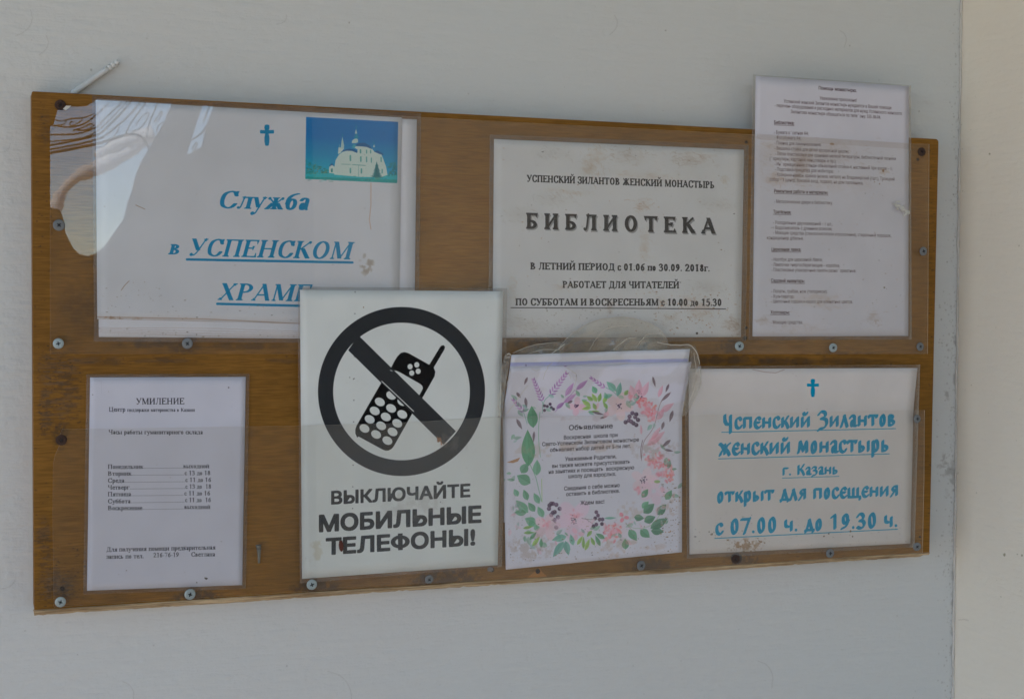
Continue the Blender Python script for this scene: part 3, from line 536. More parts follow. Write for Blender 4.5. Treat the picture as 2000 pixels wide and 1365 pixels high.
def panel():
    r = .004; y1 = FOLLOW - .001; pts = []
    for cx, cz, a0 in ((BW - r, BH - r, 90), (BW - r, -BH + .006, 0), (.002, -BH + .006, -90), (.0015, BH - .0015, 180)):
        rr = r if cx > .5 else .0015
        if a0 == 0: q = [(BW, -BH + .0045)]
        elif a0 == -90: q = [(0, -BH + .0055)]
        else: q = [(cx + rr * math.cos(R(a)), cz + rr * math.sin(R(a))) for a in (np.linspace(90, 0, 6) if a0 == 90 else np.linspace(180, 90, 4))]
        pts += q
    n = len(pts); V = [(x, 0, z) for x, z in pts] + [(x, y1, z) for x, z in pts]
    F = [list(range(n)), list(range(n, 2 * n))[::-1]] + [(i, i + n, (i + 1) % n + n, (i + 1) % n) for i in range(n)]
    o = mesh_obj('panel', V, F, m_wood, board, uvs=[(v[0] / BW, (v[2] + BH) / (2 * BH)) for v in V])
    bm = bmesh.new(); bm.from_mesh(o.data); bmesh.ops.recalc_face_normals(bm, faces=bm.faces); bm.to_mesh(o.data); bm.free()
panel()
def ragged_edge():
    """delaminated lower edge of the plywood, a rough bevel"""
    N = 260; V = []
    for i in range(N + 1):
        x = BW * i / N; j = random.uniform(-.0004, .0004); zb = -BH - .0002 + (.0007 if random.random() < .08 else 0) + .0003 * math.sin(x * 23) + j * .6; 
        if x > BW - .01: zb += .0015
        V += [(x, -.0001, -BH + .0056 - .001 * x / BW), (x, -.0011 + random.uniform(-.0004, .0004), -BH + .0046 - .0006 * x + random.uniform(-.0003, .0003)), (x, -.0004 + random.uniform(-.0005, .0003), zb + .0022), (x, .0012 + random.uniform(-.0006, .0004), zb), (x, FOLLOW - .001, zb)]
    F = []
    for i in range(N):
        for k in range(4): a = i * 5 + k; F.append((a, a + 1, a + 6, a + 5))
    F += [(0, 1, 2, 3, 4), tuple(N * 5 + k for k in (4, 3, 2, 1, 0))]
    mesh_obj('worn_edge', V, F, m_ply, board)['label'] = 'splintered pale lower edge of the plywood'
ragged_edge()

# clear covers
f_cover = film('clear_cover', refl=.043, haze=.007, hcol=(.80, .74, .68), rough=.011, wave=.00005, wscale=5); f_edge = plain('cover_cut_edge', (.62, .50, .36), .35)  # pale rim colour stands in for the highlight along the cut edge
f_pouch = film('laminating_film', refl=.004, haze=.004, hcol=(.62, .53, .50), rough=.1); f_weld = film('laminate_weld', refl=.006, haze=.12, hcol=(.62, .53, .50), rough=.1); f_sleeve = film('crumpled_film', refl=.05, haze=.15, hcol=(.78, .71, .60), rough=.1, wave=.006, wscale=40)
f_pedge = plain('pouch_edge', (.60, .54, .48), .4)
UD = .0052
up = [(190, 194)] + [(x, 179 + (x - 62.5) * .05253 + 10.5) for x in (500, 820, 1200, 1478)] + [(1776, 281), (1815, 282), (1812, 691), (1364, 691.5), (900, 691), (550, 691), (98, 691), (98, 247), (104, 246), (109, 228), (112, 216), (124, 215), (137, 208), (150, 209), (168, 208), (183, 200)]
uc = slab('cover_sheet', [at(x, y, UD) for x, y in up], .0008, [f_cover, f_edge], board); uc['label'] = 'upper clear cover with its top left corner torn off'
lo = [(122, 838), (300, 836), (550, 832), (760, 827), (982, 813.5), (1332, 811.5), (1540, 806), (1784, 801), (1806, 801), (1805, 940), (1802, 1079.5), (1300, 1111), (700, 1148), (400, 1166.5), (105, 1185), (103, 1000), (104, 905), (108, 888), (117, 868), (113, 858)]
LD = .0082
lc = slab('cover_sheet', [at(x, y, LD) for x, y in lo], .0008, [f_cover, f_edge], board); lc['label'] = 'lower clear cover folded over the bottom row of notices'

# screws
def screw_mesh(name, m, mr):
    n = 48; V = []; F = []; FM = []
    def rc(a):
        c, s = abs(math.cos(a)), abs(math.sin(a)); w_, l_ = .00055, .0021
        return max(min(l_ / max(c, 1e-6), w_ / max(s, 1e-6)), min(w_ / max(c, 1e-6), l_ / max(s, 1e-6)))
    rings = [(lambda a: .0054, .0), (lambda a: .0053, -.0006), (lambda a: .0046, -.0011), (lambda a: .0034, -.0013), (rc, -.0013), (lambda a: rc(a) * .8, .0006)]
    for f, y in rings:
        for i in range(n):
            a = 2 * math.pi * i / n; V.append((f(a) * math.cos(a), y, f(a) * math.sin(a)))
    for k in range(5):
        for i in range(n): j = (i + 1) % n; F.append((k * n + i, k * n + j, (k + 1) * n + j, (k + 1) * n + i)); FM.append(1 if k == 4 else 0)
    F.append([5 * n + i for i in range(n)]); FM.append(1)
    me = bpy.data.meshes.new(name); me.from_pydata(V, [], F); me.materials.append(m); me.materials.append(mr); me.polygons.foreach_set('material_index', FM)
    bm = bmesh.new(); bm.from_mesh(me); bmesh.ops.recalc_face_normals(bm, faces=bm.faces)
    if sum(f.normal.y for f in bm.faces if abs(f.calc_center_median().y + .0013) < 1e-4) > 0: bmesh.ops.reverse_faces(bm, faces=bm.faces)
    bm.to_mesh(me); bm.free(); return me
m_rec = plain('screw_recess', (.012, .013, .016), .7)
kinds = {'zinc': (screw_mesh('zinc_screw', plain('zinc', (.36, .42, .42), .45, .35, var=.25, scale=500), m_rec), None),
         'dull': (screw_mesh('dull_screw', plain('dull_zinc', (.20, .21, .215), .6, .4, var=.3, scale=700), m_rec), 'dull grey screw'),
         'rust': (screw_mesh('rusty_screw', plain('rust', (.05, .026, .018), .9, 0, bump=.6, var=.5, scale=600), m_rec), 'rusty dark screw')}
for x, y, k, d in ((115, 440, 'dull', UD), (114, 671, 'zinc', UD), (366, 671, 'dull', UD), (1444, 676, 'zinc', UD), (1627, 679, 'zinc', UD), (1257, 676, 'dull', UD), (1803, 491, 'dull', UD), (1797, 677, 'dull', UD), (118, 206, 'rust', .001), (1800, 297, 'rust', UD),
                   (120, 859, 'rust', LD), (118, 1175, 'zinc', LD), (371, 1160, 'zinc', LD), (609, 1141, 'zinc', LD), (838, 1131, 'dull', LD), (1252, 1104, 'dull', LD), (1437, 1091, 'rust', LD), (1621, 1080, 'dull', LD), (1791, 1067, 'dull', LD), (1791, 818, 'dull', LD)):
    me, lab = kinds[k]; o = bpy.data.objects.new('screw', me); link(o, board); o.matrix_parent_inverse = parent_inv(board); o.location = at(x, y, d + .0001)
    o.rotation_euler = (random.uniform(-.16, .16), random.uniform(0, 1.5), random.uniform(-.16, .16)); s_ = random.uniform(.93, 1.05) if k != 'rust' else .95; o.scale = (s_,) * 3
    if x == 1257 or x == 838: o.scale = (.85,) * 3
    if lab: o['label'] = lab

# ------------------------------------------------------------------ notices
PAPER = ink(152, 154, 161); TEAL = ink(0, 96, 134); BLK = ink(34, 36, 42); BROWN = ink(98, 72, 48)
def specks(cv, x0, y0, x1, y1, n, cols, r=(.4, 1.4), a=(.3, .8)):
    for i in range(n): fleck(cv, random.uniform(x0, x1), random.uniform(y0, y1), random.uniform(*r), random.choice(cols), random.uniform(*a), random.choice([1, 1, 2]))
def shift(q, l, t_, r_, b): return [(q[0][0] - l, q[0][1] - t_), (q[1][0] + r_, q[1][1] - t_), (q[2][0] + r_, q[2][1] + b), (q[3][0] - l, q[3][1] + b)]
def notice(name, label, quad, cv, depth, loc, pad=None, wob=.0003, pouch=None, n=26, rough=.55, warp=None, group=None):
    root = thing(name, at(*loc, 0), label, 'notice', group)
    grid_slab('paper', quad, depth, .0003, [printed(name + '_print', cv.image(), rough)], root, cv, n=n, wob=wob, warp=warp)
    if pad or pouch:
        dp = (lambda u, v: (depth(u, v) if callable(depth) else depth) + .0005)
        grid_slab('laminate', pouch or shift(quad, *pad), dp, .0002, [f_pouch, f_pedge], root, None, n=n, wob=wob, rimmat=1)
        db = (lambda u, v: (depth(u, v) if callable(depth) else depth) - .0007)
        grid_slab('laminate', pouch or shift(quad, *pad), db, .0002, [f_weld], root, None, n=n, wob=wob)
    return root
DIRT = [ink(70, 58, 48), ink(96, 80, 66), ink(60, 56, 54)]

# 1 service notice ---------------------------------------------------
q = [(187, 196), (785, 230), (779, 637), (190, 623)]
c = Canvas.on_board('service_print', q, PAPER, pad=.004)
text(c, 'Служба', 424, 407, 600, 411, 34, 'timesbi', TEAL); text(c, 'в', 330, 497, 349, 497.5, 29, 'timesbi', TEAL)
text(c, 'УСПЕНСКОМ', 366, 500, 683, 507, 34, 'timesbi', TEAL); c.line([(365, 507), (688, 513)], 4.6, TEAL)
text(c, 'ХРАМЕ', 424, 586, 602, 589, 33, 'timesbi', TEAL); c.line([(424, 593.5), (612, 598)], 4.6, TEAL)
def cross(cv, cx, top_, h, col):
    k = h / 40
    cv.poly([(cx + a * k, top_ + b * k) for a, b in ((-4, 1), (0, 0), (4.4, 1), (5, 6), (3.6, 11), (12.8, 10.4), (13.6, 13), (13.2, 17), (3, 17.4), (5, 24), (4.6, 33), (3.4, 40), (0, 40.6), (-3, 40), (-4.6, 33), (-4.6, 24), (-3, 17.4), (-12.6, 17), (-13.4, 14), (-12.6, 10.4), (-3.6, 11), (-5, 6))], col)
cross(c, 521, 244, 41, TEAL)
def church(c):
    Q = lambda *p: [(560 + p[i] / 7.585, 200 + p[i + 1] / 7.585) for i in range(0, len(p), 2)]
    fr = Q(285, 222, 1647, 295, 1630, 1200, 273, 1137); c.poly(fr, ink(0, 84, 138))
    for k in range(26):      # sky lightens towards the printed horizon
        y = 520 + k * 22; c.poly(Q(278, y, 1640, y + 60, 1632, min(1196, 1190), 274, 1130), ink(0, 122, 150), .06)
    for k in range(10): y = 800 + k * 25; c.poly(Q(278, y, 640, y + 20, 640, 1100, 275, 1100), ink(10, 140, 150), .05)
    W = ink(146, 160, 158); W2 = ink(128, 150, 150); G = ink(10, 92, 92); DB = ink(0, 68, 112)
    c.poly(Q(276, 1040, 1632, 1080, 1630, 1200, 273, 1137), ink(24, 130, 142)); c.poly(Q(276, 1105, 1632, 1150, 1630, 1200, 273, 1137), ink(12, 108, 104), .7)
    for i in range(120): x = random.uniform(285, 620); y = random.uniform(860 + (x - 285) * .45, 1060); c.ell(*Q(x, y)[0], random.uniform(.8, 2.2), random.uniform(.6, 1.6), random.choice([ink(14, 86, 84), ink(50, 100, 84), ink(86, 104, 80), ink(20, 110, 110)]), 0, .7, SS=2)
    for i in range(40): x = random.uniform(1500, 1625); y = random.uniform(900, 1090); c.ell(*Q(x, y)[0], 1.6, 1.6, random.choice([ink(4, 86, 92), ink(14, 100, 96)]), 0, .7, SS=2)
    c.poly(Q(623, 965, 665, 925, 706, 960, 706, 1060, 623, 1050), W); c.poly(Q(615, 962, 662, 905, 712, 958, 690, 940, 665, 935), DB); c.poly(Q(650, 985, 680, 985, 680, 1040, 650, 1040), G, .7)
    c.poly(Q(700, 1075, 705, 950, 720, 860, 770, 780, 830, 735, 900, 715, 990, 730, 1045, 745, 1045, 700, 1000, 680, 1020, 650, 1100, 640, 1190, 650, 1260, 690, 1300, 740, 1400, 775, 1430, 850, 1470, 960, 1490, 1080, 1400, 1110, 1100, 1110), W)
    c.poly(Q(755, 770, 765, 670, 850, 685, 790, 760), W); c.poly(Q(800, 745, 830, 715, 920, 690, 1000, 700, 1045, 730, 1040, 755, 960, 722, 880, 722), DB); c.poly(Q(1000, 655, 1060, 610, 1150, 600, 1230, 650, 1260, 700, 1180, 665, 1080, 655), DB)
    c.poly(Q(1290, 735, 1340, 715, 1420, 760, 1440, 790, 1370, 770), DB)
    for pts in ((800, 650, 812, 560, 822, 510, 832, 560, 848, 650, 840, 690, 796, 690), (960, 610, 965, 570, 1000, 545, 1040, 540, 1055, 565, 1050, 600, 1010, 612), (1005, 470, 1024, 395, 1042, 470), (1275, 670, 1290, 620, 1305, 670)): c.poly(Q(*pts), W2)
    c.poly(Q(990, 545, 1010, 480, 1040, 470, 1065, 540), ink(20, 110, 130), .8); c.poly(Q(960, 670, 985, 620, 1030, 640, 1000, 690), ink(60, 130, 135), .7)
    c.line(Q(1024, 400, 1028, 340), .9, ink(20, 120, 125)); c.line(Q(822, 520, 824, 470), .8, ink(20, 120, 125)); c.line(Q(1287, 630, 1288, 560), .8, ink(20, 120, 125)); c.line(Q(775, 690, 776, 630), .8, W2)
    for x, y, h in ((940, 830, 66), (1095, 845, 60), (1180, 850, 66), (1250, 860, 60), (1395, 850, 60), (940, 1015, 56), (1103, 1020, 56), (1410, 1025, 50), (1090, 730, 40), (1180, 735, 40), (1240, 735, 36)): c.line(Q(x, y - h / 2, x, y + h / 2), 3.2 if x < 1110 else 2.4, ink(44, 112, 112), .8)
    c.line(Q(810, 920, 940, 925), 1, G, .6); c.line(Q(970, 928, 1160, 940), 1.2, G, .7); c.line(Q(1062, 940, 1062, 1100), .8, G, .5)
    for k in range(260): x = random.gauss(1080, 250); y = random.uniform(760, 1090); c.ell(*Q(x, y)[0], random.uniform(.5, 1.6), random.uniform(.3, .8), random.choice([ink(120, 140, 138), ink(152, 164, 160), ink(100, 134, 134)]), 0, .16 if 720 < x < 1440 else 0, SS=2)
    for k in range(9): y = 915 + k * 24; hw = 16 + k * 9 + random.uniform(-5, 5); c.poly(Q(1330, y - 40, 1330 + hw, y + 14, 1330 + hw * .4, y + 8, 1330, y + 18, 1330 - hw * .5, y + 6, 1330 - hw, y + 16), ink(8, 78, 86), .9)
    c.ell(*Q(1340, 1130)[0], 6, 2.4, ink(60, 110, 90), 0, .6); c.ell(*Q(1434, 470)[0], 1.6, 1, ink(8, 60, 92))
    for i in range(60): c.ell(*Q(random.uniform(300, 1600), random.uniform(1090, 1180))[0], random.uniform(1, 4), .7, random.choice([ink(50, 150, 150), ink(10, 90, 84)]), 0, .4, SS=2)
church(c)
for y0, y1, a in ((619, 633, .6), (624, 638, .35)): c.line([(188, y0), (400, y0 + 4), (600, y1)], 2.2, ink(120, 102, 92), a)
specks(c, 195, 560, 580, 625, 60, DIRT); specks(c, 195, 250, 770, 640, 60, DIRT, (.4, 1))
c.smudge(716, 516, 18, 28, ink(112, 102, 92), .7, 5, .5, 5); c.smudge(230, 622, 60, 8, BROWN, .5, 10, .5, 8); c.line([(724, 358), (724, 400), (721, 430), (724, 448)], 1.8, ink(140, 112, 96), .6)
c.line([(237, 567), (243, 558), (252, 549)], 1.4, BROWN, .6); c.line([(265, 401), (274, 405), (283, 409)], 1.2, BROWN, .7)
n1 = notice('service_notice', 'landscape church service notice in blue italic lettering with small chapel photo, upper left', q, c, .0022, (480, 640))
bq = [(189, 200), (814, 234), (809, 663), (193, 658)]
cb = Canvas.on_board('service_backing', bq, ink(156, 157, 170), res=1500); specks(cb, 190, 640, 600, 658, 40, DIRT)
for k in range(4): cb.line([(195, 640 + k * 3), (400, 641 + k * 5), (600, 648 + k * 3.4)], .9, ink(120, 104, 96), .5)
grid_slab('backing_paper', bq, .0012, .0003, [printed('backing_print', cb.image())], n1, cb)
grid_slab('laminate', [(180, 187), (822, 222), (817, 671), (184, 667)], .0031, .0002, [f_pouch, f_pedge], n1, rimmat=1)
grid_slab('laminate', [(180, 187), (822, 222), (817, 671), (184, 667)], .0006, .0002, [f_weld], n1)

# 2 library notice ---------------------------------------------------
q = [(965, 272), (1453, 293), (1447, 658), (962, 660)]
c = Canvas.on_board('library_print', q, ink(151, 152, 155), pad=.004)
K = ink(18, 18, 22)
text(c, 'УСПЕНСКИЙ ЗИЛАНТОВ ЖЕНСКИЙ МОНАСТЫРЬ', 1029, 355.5, 1395, 368.5, 13.5, 'cambria', K)
text(c, 'БИБЛИОТЕКА', 1030, 449.5, 1398, 460, 30.5, 'cambria', ink(92, 92, 94), .8, ls=4.4); text(c, 'БИБЛИОТЕКА', 1028, 447, 1396, 457, 31, 'cambria', K, ls=4.4)
text(c, 'В ЛЕТНИЙ ПЕРИОД с 01.06 по 30.09. 2018г.', 1036, 526.5, 1386, 530.5, 13.5, 'cambria', K); text(c, 'РАБОТАЕТ ДЛЯ ЧИТАТЕЛЕЙ', 1099, 562.5, 1326, 563.5, 13.5, 'cambria', K)
text(c, 'ПО СУББОТАМ И ВОСКРЕСЕНЬЯМ с 10.00 до 15.30', 1007, 596.5, 1409, 597.5, 13.5, 'cambria', K); c.line([(998, 601), (1417, 603.5)], 1.6, K)
RB = [ink(122, 92, 70), ink(104, 82, 66), ink(130, 112, 96)]
for cx, cy, rx, ry, a, th, rot in ((1160, 312, 26, 44, .7, .5, .6), (1150, 330, 20, 22, .7, .5, .3), (1230, 305, 60, 26, .5, .55, 0), (1350, 310, 60, 30, .5, .55, 0), (1255, 400, 22, 18, .7, .5, 0), (1258, 480, 14, 60, .55, .52, 0), (1190, 600, 14, 20, .6, .5, 0), (1360, 600, 50, 30, .7, .5, .5),
                       (1430, 635, 30, 30, .8, .47, 0), (1310, 620, 30, 10, .6, .5, 0), (1110, 375, 60, 8, .6, .52, .1), (1290, 590, 14, 20, .7, .5, 0), (1415, 350, 14, 12, .6, .5, 0), (1000, 560, 14, 30, .5, .5, 0), (1100, 560, 30, 8, .5, .5, 0), (1260, 345, 120, 14, .4, .55, 0)):
    col = random.choice(RB); scuff(c, cx, cy, rx, ry, int(rx * ry / 22) + 8, col, a * .55, rot + .1); c.smudge(cx, cy, rx, ry, col, a * .25, 16, th + .02, int(cx * 3 + cy), rot, 4, .4)
for cx, cy in ((1050, 640), (1120, 648), (1010, 630), (1200, 640), (1300, 635), (1380, 560), (1080, 300), (1400, 400), (1020, 420), (1080, 390)): scuff(c, cx, cy, 60, 22, 40, ink(112, 104, 98), .35, .1, 1)
specks(c, 970, 280, 1445, 655, 150, DIRT + RB, (.4, 1.3)); specks(c, 1240, 560, 1445, 655, 90, RB, (.5, 2)); specks(c, 970, 600, 1300, 655, 90, DIRT, (.4, 1.2)); c.ell(1361, 651, 2.2, 2.2, ink(40, 36, 36))
notice('library_notice', 'landscape library notice with brown stained paper and wide spaced bold black heading', q, c, .0018, (1200, 655), pad=(8, 9, 9, 8))

# 3 help notice ------------------------------------------------------
q = [(1476, 149), (1775, 169), (1774, 656), (1470, 657)]
c = Canvas.on_board('help_print', q, ink(150, 149, 158), pad=.004, res=3800)
K2 = ink(48, 32, 36)
for b, s_, x0, y0, x1, y1 in ((1, 'Помощь монастырю.', 1599, 175.7, 1673, 181), (0, 'Уважаемые прихожане!', 1601, 195.5, 1673, 200), (0, 'Успенский женский Зилантов монастырь нуждается в Вашей помощи:', 1531, 201.4, 1741.6, 214.6),
    (0, '- перечень оборудования и расходных материалов для нужд Успенского женского', 1513, 209.5, 1761.4, 225.6), (0, 'Зилантова монастыря обращаться по телефону: 555-38-04.', 1544.5, 222, 1720, 233), (2, 'Библиотека:', 1512, 243, 1551, 244.5),
    (0, '- Бумага офсетная А4;', 1512, 262, 1578.6, 264.5), (0, '- Фотобумага А4;', 1512.6, 272.4, 1564, 274), (0, '- Пленка для ламинирования;', 1512.6, 282.7, 1604, 286.5), (0, '- Вешалка-стойка для детей воскресной школы;', 1513, 293, 1657.7, 299.7),
    (0, '- Лотки пластиковые для хранения мелкой литературы, библиотечной техники', 1513.7, 303.6, 1749.6, 313.7), (0, '(формуляры, картонки, канцтовары и пр.);', 1503.4, 313, 1632.9, 318.6), (0, '- Информационные стенды объявлений: стойки-4, настенный при входе – 1;', 1513, 323.8, 1742.7, 333.3),
    (0, '- Подставка-прищепка для мобитора;', 1513.7, 334, 1627.4, 338.4), (0, '- Козырьки-навесы храмов (ножка, металл) на Владимирский (1шт.), Троицкий', 1513.7, 344.3, 1747, 353.7), (0, 'собор – 3 (центр, боковой вход, подвал), на дом паломника.', 1503.4, 353.7, 1685.8, 361.4),
    (2, 'Ремонтные работы и материалы:', 1512, 376.6, 1617, 380), (0, '- Металлические двери в библиотеку.', 1512, 397, 1626.5, 400), (2, 'Трапезная:', 1510.4, 417.3, 1545, 418.4), (0, '- Холодильник двухкамерный – 1 шт.;', 1509.8, 437.8, 1625.8, 441.3),
    (0, '- Водосмеситель с длинным рожком;', 1510.4, 448, 1624.7, 450.5), (0, '- Моющие средства (стеклоочистители аэрозольные), стиральный порошок,', 1510.4, 457.6, 1740.5, 463.7), (0, 'кондиционер д/белья.', 1498, 467.7, 1569, 469.2), (2, 'Церковная лавка:', 1507, 490.5, 1564.3, 491),
    (0, '- Ноотбук для церковной лавки;', 1506.7, 510, 1606, 510.5), (0, '- Лампочки энергосберегающие – коробка;', 1506.7, 520, 1639.7, 522), (0, '- Пластиковые упаковочные пакеты разноформатные.', 1506.7, 530.3, 1672, 532.3), (2, 'Садовый инвентарь:', 1506, 551.2, 1571.5, 552.3),
    (0, '- Лопаты, грабли, нож (топорикои);', 1506, 571.9, 1615.5, 572.5), (0, '- Культиватор;', 1506.7, 582, 1550.4, 582.4), (0, '- Цветочные горшки и кашпо для комнатных цветов.', 1506, 591.6, 1665.4, 592.7), (2, 'Хозтовары:', 1505, 613.2, 1542, 613.4), (0, '- Моющие средства.', 1505.4, 632.5, 1567.6, 632.5)):
    text(c, s_, x0, y0, x1, y1, 6.8, 'sans', K2, 1 if b else .95, bold=.05 if b else .0, SS=3)
    if b == 2: c.line([(x0, y0 + 1.9), (x1, y1 + 1.9)], .9, K2, .8)
for cx, cy, rx, ry, a, th in ((1565, 320, 30, 60, .7, .5), (1520, 350, 50, 20, .6, .5), (1500, 300, 40, 40, .45, .53), (1600, 300, 130, 34, .5, .52), (1590, 585, 90, 22, .7, .5), (1630, 360, 120, 30, .35, .53), (1705, 620, 18, 20, .55, .48), (1725, 335, 12, 10, .8, .45), (1490, 625, 22, 10, .6, .5), (1560, 640, 80, 20, .3, .55)): col = random.choice(RB); scuff(c, cx, cy, rx, ry, int(rx * ry / 26) + 8, col, a * .5, .1, 1.1); c.smudge(cx, cy, rx, ry, col, a * .28, 14, th + .02, int(cx + cy), .1, 4, .5)
specks(c, 1480, 270, 1770, 655, 160, DIRT + RB, (.4, 1.1)); fleck(c, 1725, 334, 3, BROWN, .9); fleck(c, 1625, 282, 3, BROWN, .7, 1.8); fleck(c, 1727, 562, 2, DIRT[0], .9); fleck(c, 1718, 360, 1.8, BROWN); fleck(c, 1708, 356, 1.5, BROWN)
c.poly([(1478, 262), (1776, 280.5), (1776, 292), (1478, 273)], ink(118, 108, 106), .25)
notice('help_notice', 'tall typed help list sticking out above the board top at upper right', q, c, lambda u, v: .0018 + .006 * max(0, .24 - v) / .24, (1620, 655), pouch=[(1471, 146), (1779, 167), (1780, 663), (1463, 664)])

# 4 phone sign -------------------------------------------------------
q = [(586, 566), (983, 569), (972, 1103), (590, 1130)]
c = Canvas.on_board('phone_print', q, ink(154, 157, 158), pad=.004)
K3 = ink(30, 32, 35); K4 = ink(6, 6, 9, .4); Z = ink(154, 157, 158)
def R6(*p): return [(450 + p[i] / 3.593, 480 + p[i + 1] / 3.593) for i in range(0, len(p), 2)]
c.ell(784, 764.4, 163, 164.8, K3, rin=(133.4, 134.2), SS=4)
head = R6(1120, 870, 1150, 810, 1172, 775, 1195, 752, 1222, 746, 1250, 754, 1395, 835, 1472, 708, 1484, 698, 1497, 698, 1505, 710, 1500, 728, 1425, 855, 1437, 882, 1432, 915, 1340, 1077, 1318, 1062, 1350, 1002, 1346, 982, 1330, 968, 1190, 888, 1162, 876)
c.poly(head, K4)
body = R6(1062, 955, 885, 1262, 876, 1290, 877, 1318, 890, 1345) + [(700, 852), (747, 877.5), (753, 879.8), (759, 879.3), (765, 876), (769, 871), (807, 803.5)]
c.poly(body, K4)
for x, y in ((764, 772), (741.7, 784.8), (763.7, 797.3), (785.4, 809), (731.7, 802.3), (753.4, 814), (775.6, 826.5), (721.9, 818.7), (744.2, 831.3), (766.5, 843.2), (711.7, 836.5), (734.4, 848.2), (756.4, 860.2), (785.6, 784.2)): c.ell(x, y, 10.2, 7.9, Z, .5)
for x, y in ((800.7, 716), (813.8, 712.4), (804, 728.5), (816.5, 725)): c.ell(x, y, 5, 5.4, Z)
c.poly([(700, 655), (890, 842), (866, 868), (680, 684)], K3); c.line([(745.6, 744.5), (807.5, 803)], 1.7, Z)
c.line([(762, 723), (766, 724.5)], 1.2, Z)
text(c, 'ВЫКЛЮЧАЙТЕ', 648, 984, 917, 969.5, 24.5, 'sans', K3, bold=.075); text(c, 'МОБИЛЬНЫЕ', 625, 1037.5, 938, 1019, 31, 'sans', K3, bold=.09); text(c, 'ТЕЛЕ', 638, 1082, 760, 1074, 30, 'sans', K3, bold=.09); text(c, 'ОНЫ!', 804, 1071, 926, 1063, 30, 'sans', K3, bold=.09); c.ell(781.5, 1057.6, 18.5, 12.6, K3, -.07, rin=(9.5, 6.6)); c.poly([(777, 1041.5), (786, 1041), (786.4, 1073.4), (777.4, 1074)], K3)
for k in range(13): c.ell(693.5 - k * .5, 570.5 + k * 42.2, 1.1, 1.1, ink(60, 58, 58), 0, .9)
for x, y in ((683, 737), (690, 740.5), (860, 980)): c.ell(x, y, .9, .9, ink(60, 58, 58))
c.smudge(880, 860, 50, 30, ink(120, 108, 96), .25, 10, .54, 9); c.smudge(800, 980, 100, 40, ink(120, 116, 112), .25, 12, .5, 4); c.smudge(620, 1080, 20, 40, ink(130, 124, 104), .35, 7, .5, 3); scuff(c, 868, 868, 16, 10, 14, ink(100, 78, 62), .3)
c.line([(860, 856), (862, 868)], 3, ink(120, 84, 62), .7); specks(c, 590, 570, 975, 1110, 90, [ink(90, 86, 84), ink(110, 102, 90)], (.3, .9)); fleck(c, 710, 600, 1.6, BROWN)
phd = lambda u, v: .0064 + .0085 * max(0, .5 - v) * 2 * (.3 + .7 * u) if v < .5 else .0064
notice('phone_sign', 'portrait sign with crossed out mobile phone in black circle, overlapping both rows', q, c, phd, (780, 1125), pouch=[(582, 560), (991, 563), (980, 1106), (586, 1138)], rough=.45)

# 5 opening-hours typed notice ----------------------------------------
q = [(176, 737), (480, 736), (473, 1142), (170, 1153)]
c = Canvas.on_board('typed_print', q, ink(146, 147, 158), pad=.004, res=3800)
KT = ink(34, 34, 42)
text(c, 'УМИЛЕНИЕ', 265.7, 790, 359.5, 789.5, 12, 'times', KT); text(c, 'Центр', 212.5, 803.8, 244.5, 804, 8.4, 'times', KT); text(c, 'поддержки материнства в Казани', 248.7, 804, 380, 804, 6.8, 'times', KT, SS=3)
text(c, 'Часы работы гуманитарного склада', 212, 848, 395.5, 848, 8.4, 'times', KT, SS=3)
for nm, hr, y0, y1, xe in (('Понедельник', 'выходной', 915.5, 914, 408), ('Вторник', 'с 13 до 18', 928.8, 927.5, 410.5), ('Среда', 'с 11 до 16', 942.5, 940.8, 412), ('Четверг', 'с 13 до  18', 955.8, 953.8, 412), ('Пятница', 'с 11 до 16', 969, 967, 410), ('Суббота', 'с 11 до  16', 982.8, 980, 411.5), ('Воскресение', 'выходной', 996, 993.5, 410)):
    wl = {'Понедельник': 69, 'Вторник': 46, 'Среда': 32, 'Четверг': 42, 'Пятница': 45, 'Суббота': 44, 'Воскресение': 67}[nm]; wr = 50
    text(c, nm, 210.5, y0, 210.5 + wl, y0 - .3, 8.4, 'times', KT, SS=3); text(c, hr, xe - wr, y1 + .2, xe, y1, 8.2, 'times', KT, SS=3)
    x = 210.5 + wl + 2
    while x < xe - wr - 1: c.ell(x, y0 + (y1 - y0) * (x - 210) / 200 - .6, .6, .6, KT, SS=3); x += 3.1
text(c, 'Для получения помощи предварительная', 208, 1077, 420, 1072.5, 8.6, 'times', KT, SS=3); text(c, 'запись по тел.', 208, 1090.8, 280.5, 1089.5, 8.6, 'times', KT, SS=3); text(c, '216-76-19', 299.5, 1088, 349, 1087, 8.6, 'times', KT, SS=3); text(c, 'Светлана', 373, 1086.5, 419.5, 1086, 8.6, 'times', KT, SS=3)
specks(c, 176, 740, 475, 1140, 40, DIRT, (.3, .9)); fleck(c, 402, 1129, 3, DIRT[2], .9, 1.6); fleck(c, 384, 1137, 1.6, DIRT[2], .9); fleck(c, 446, 757, 1.8, ink(60, 60, 62), .9)
c.line([(184, 744), (198, 744)], .6, ink(120, 120, 126), .6); c.line([(198, 744), (198, 770)], .5, ink(128, 128, 134), .5)
notice('typed_notice', 'plain typed schedule with weekday hours, portrait paper at lower left of board', q, c, .0018, (320, 1150), pad=(7, 6, 7, 7))

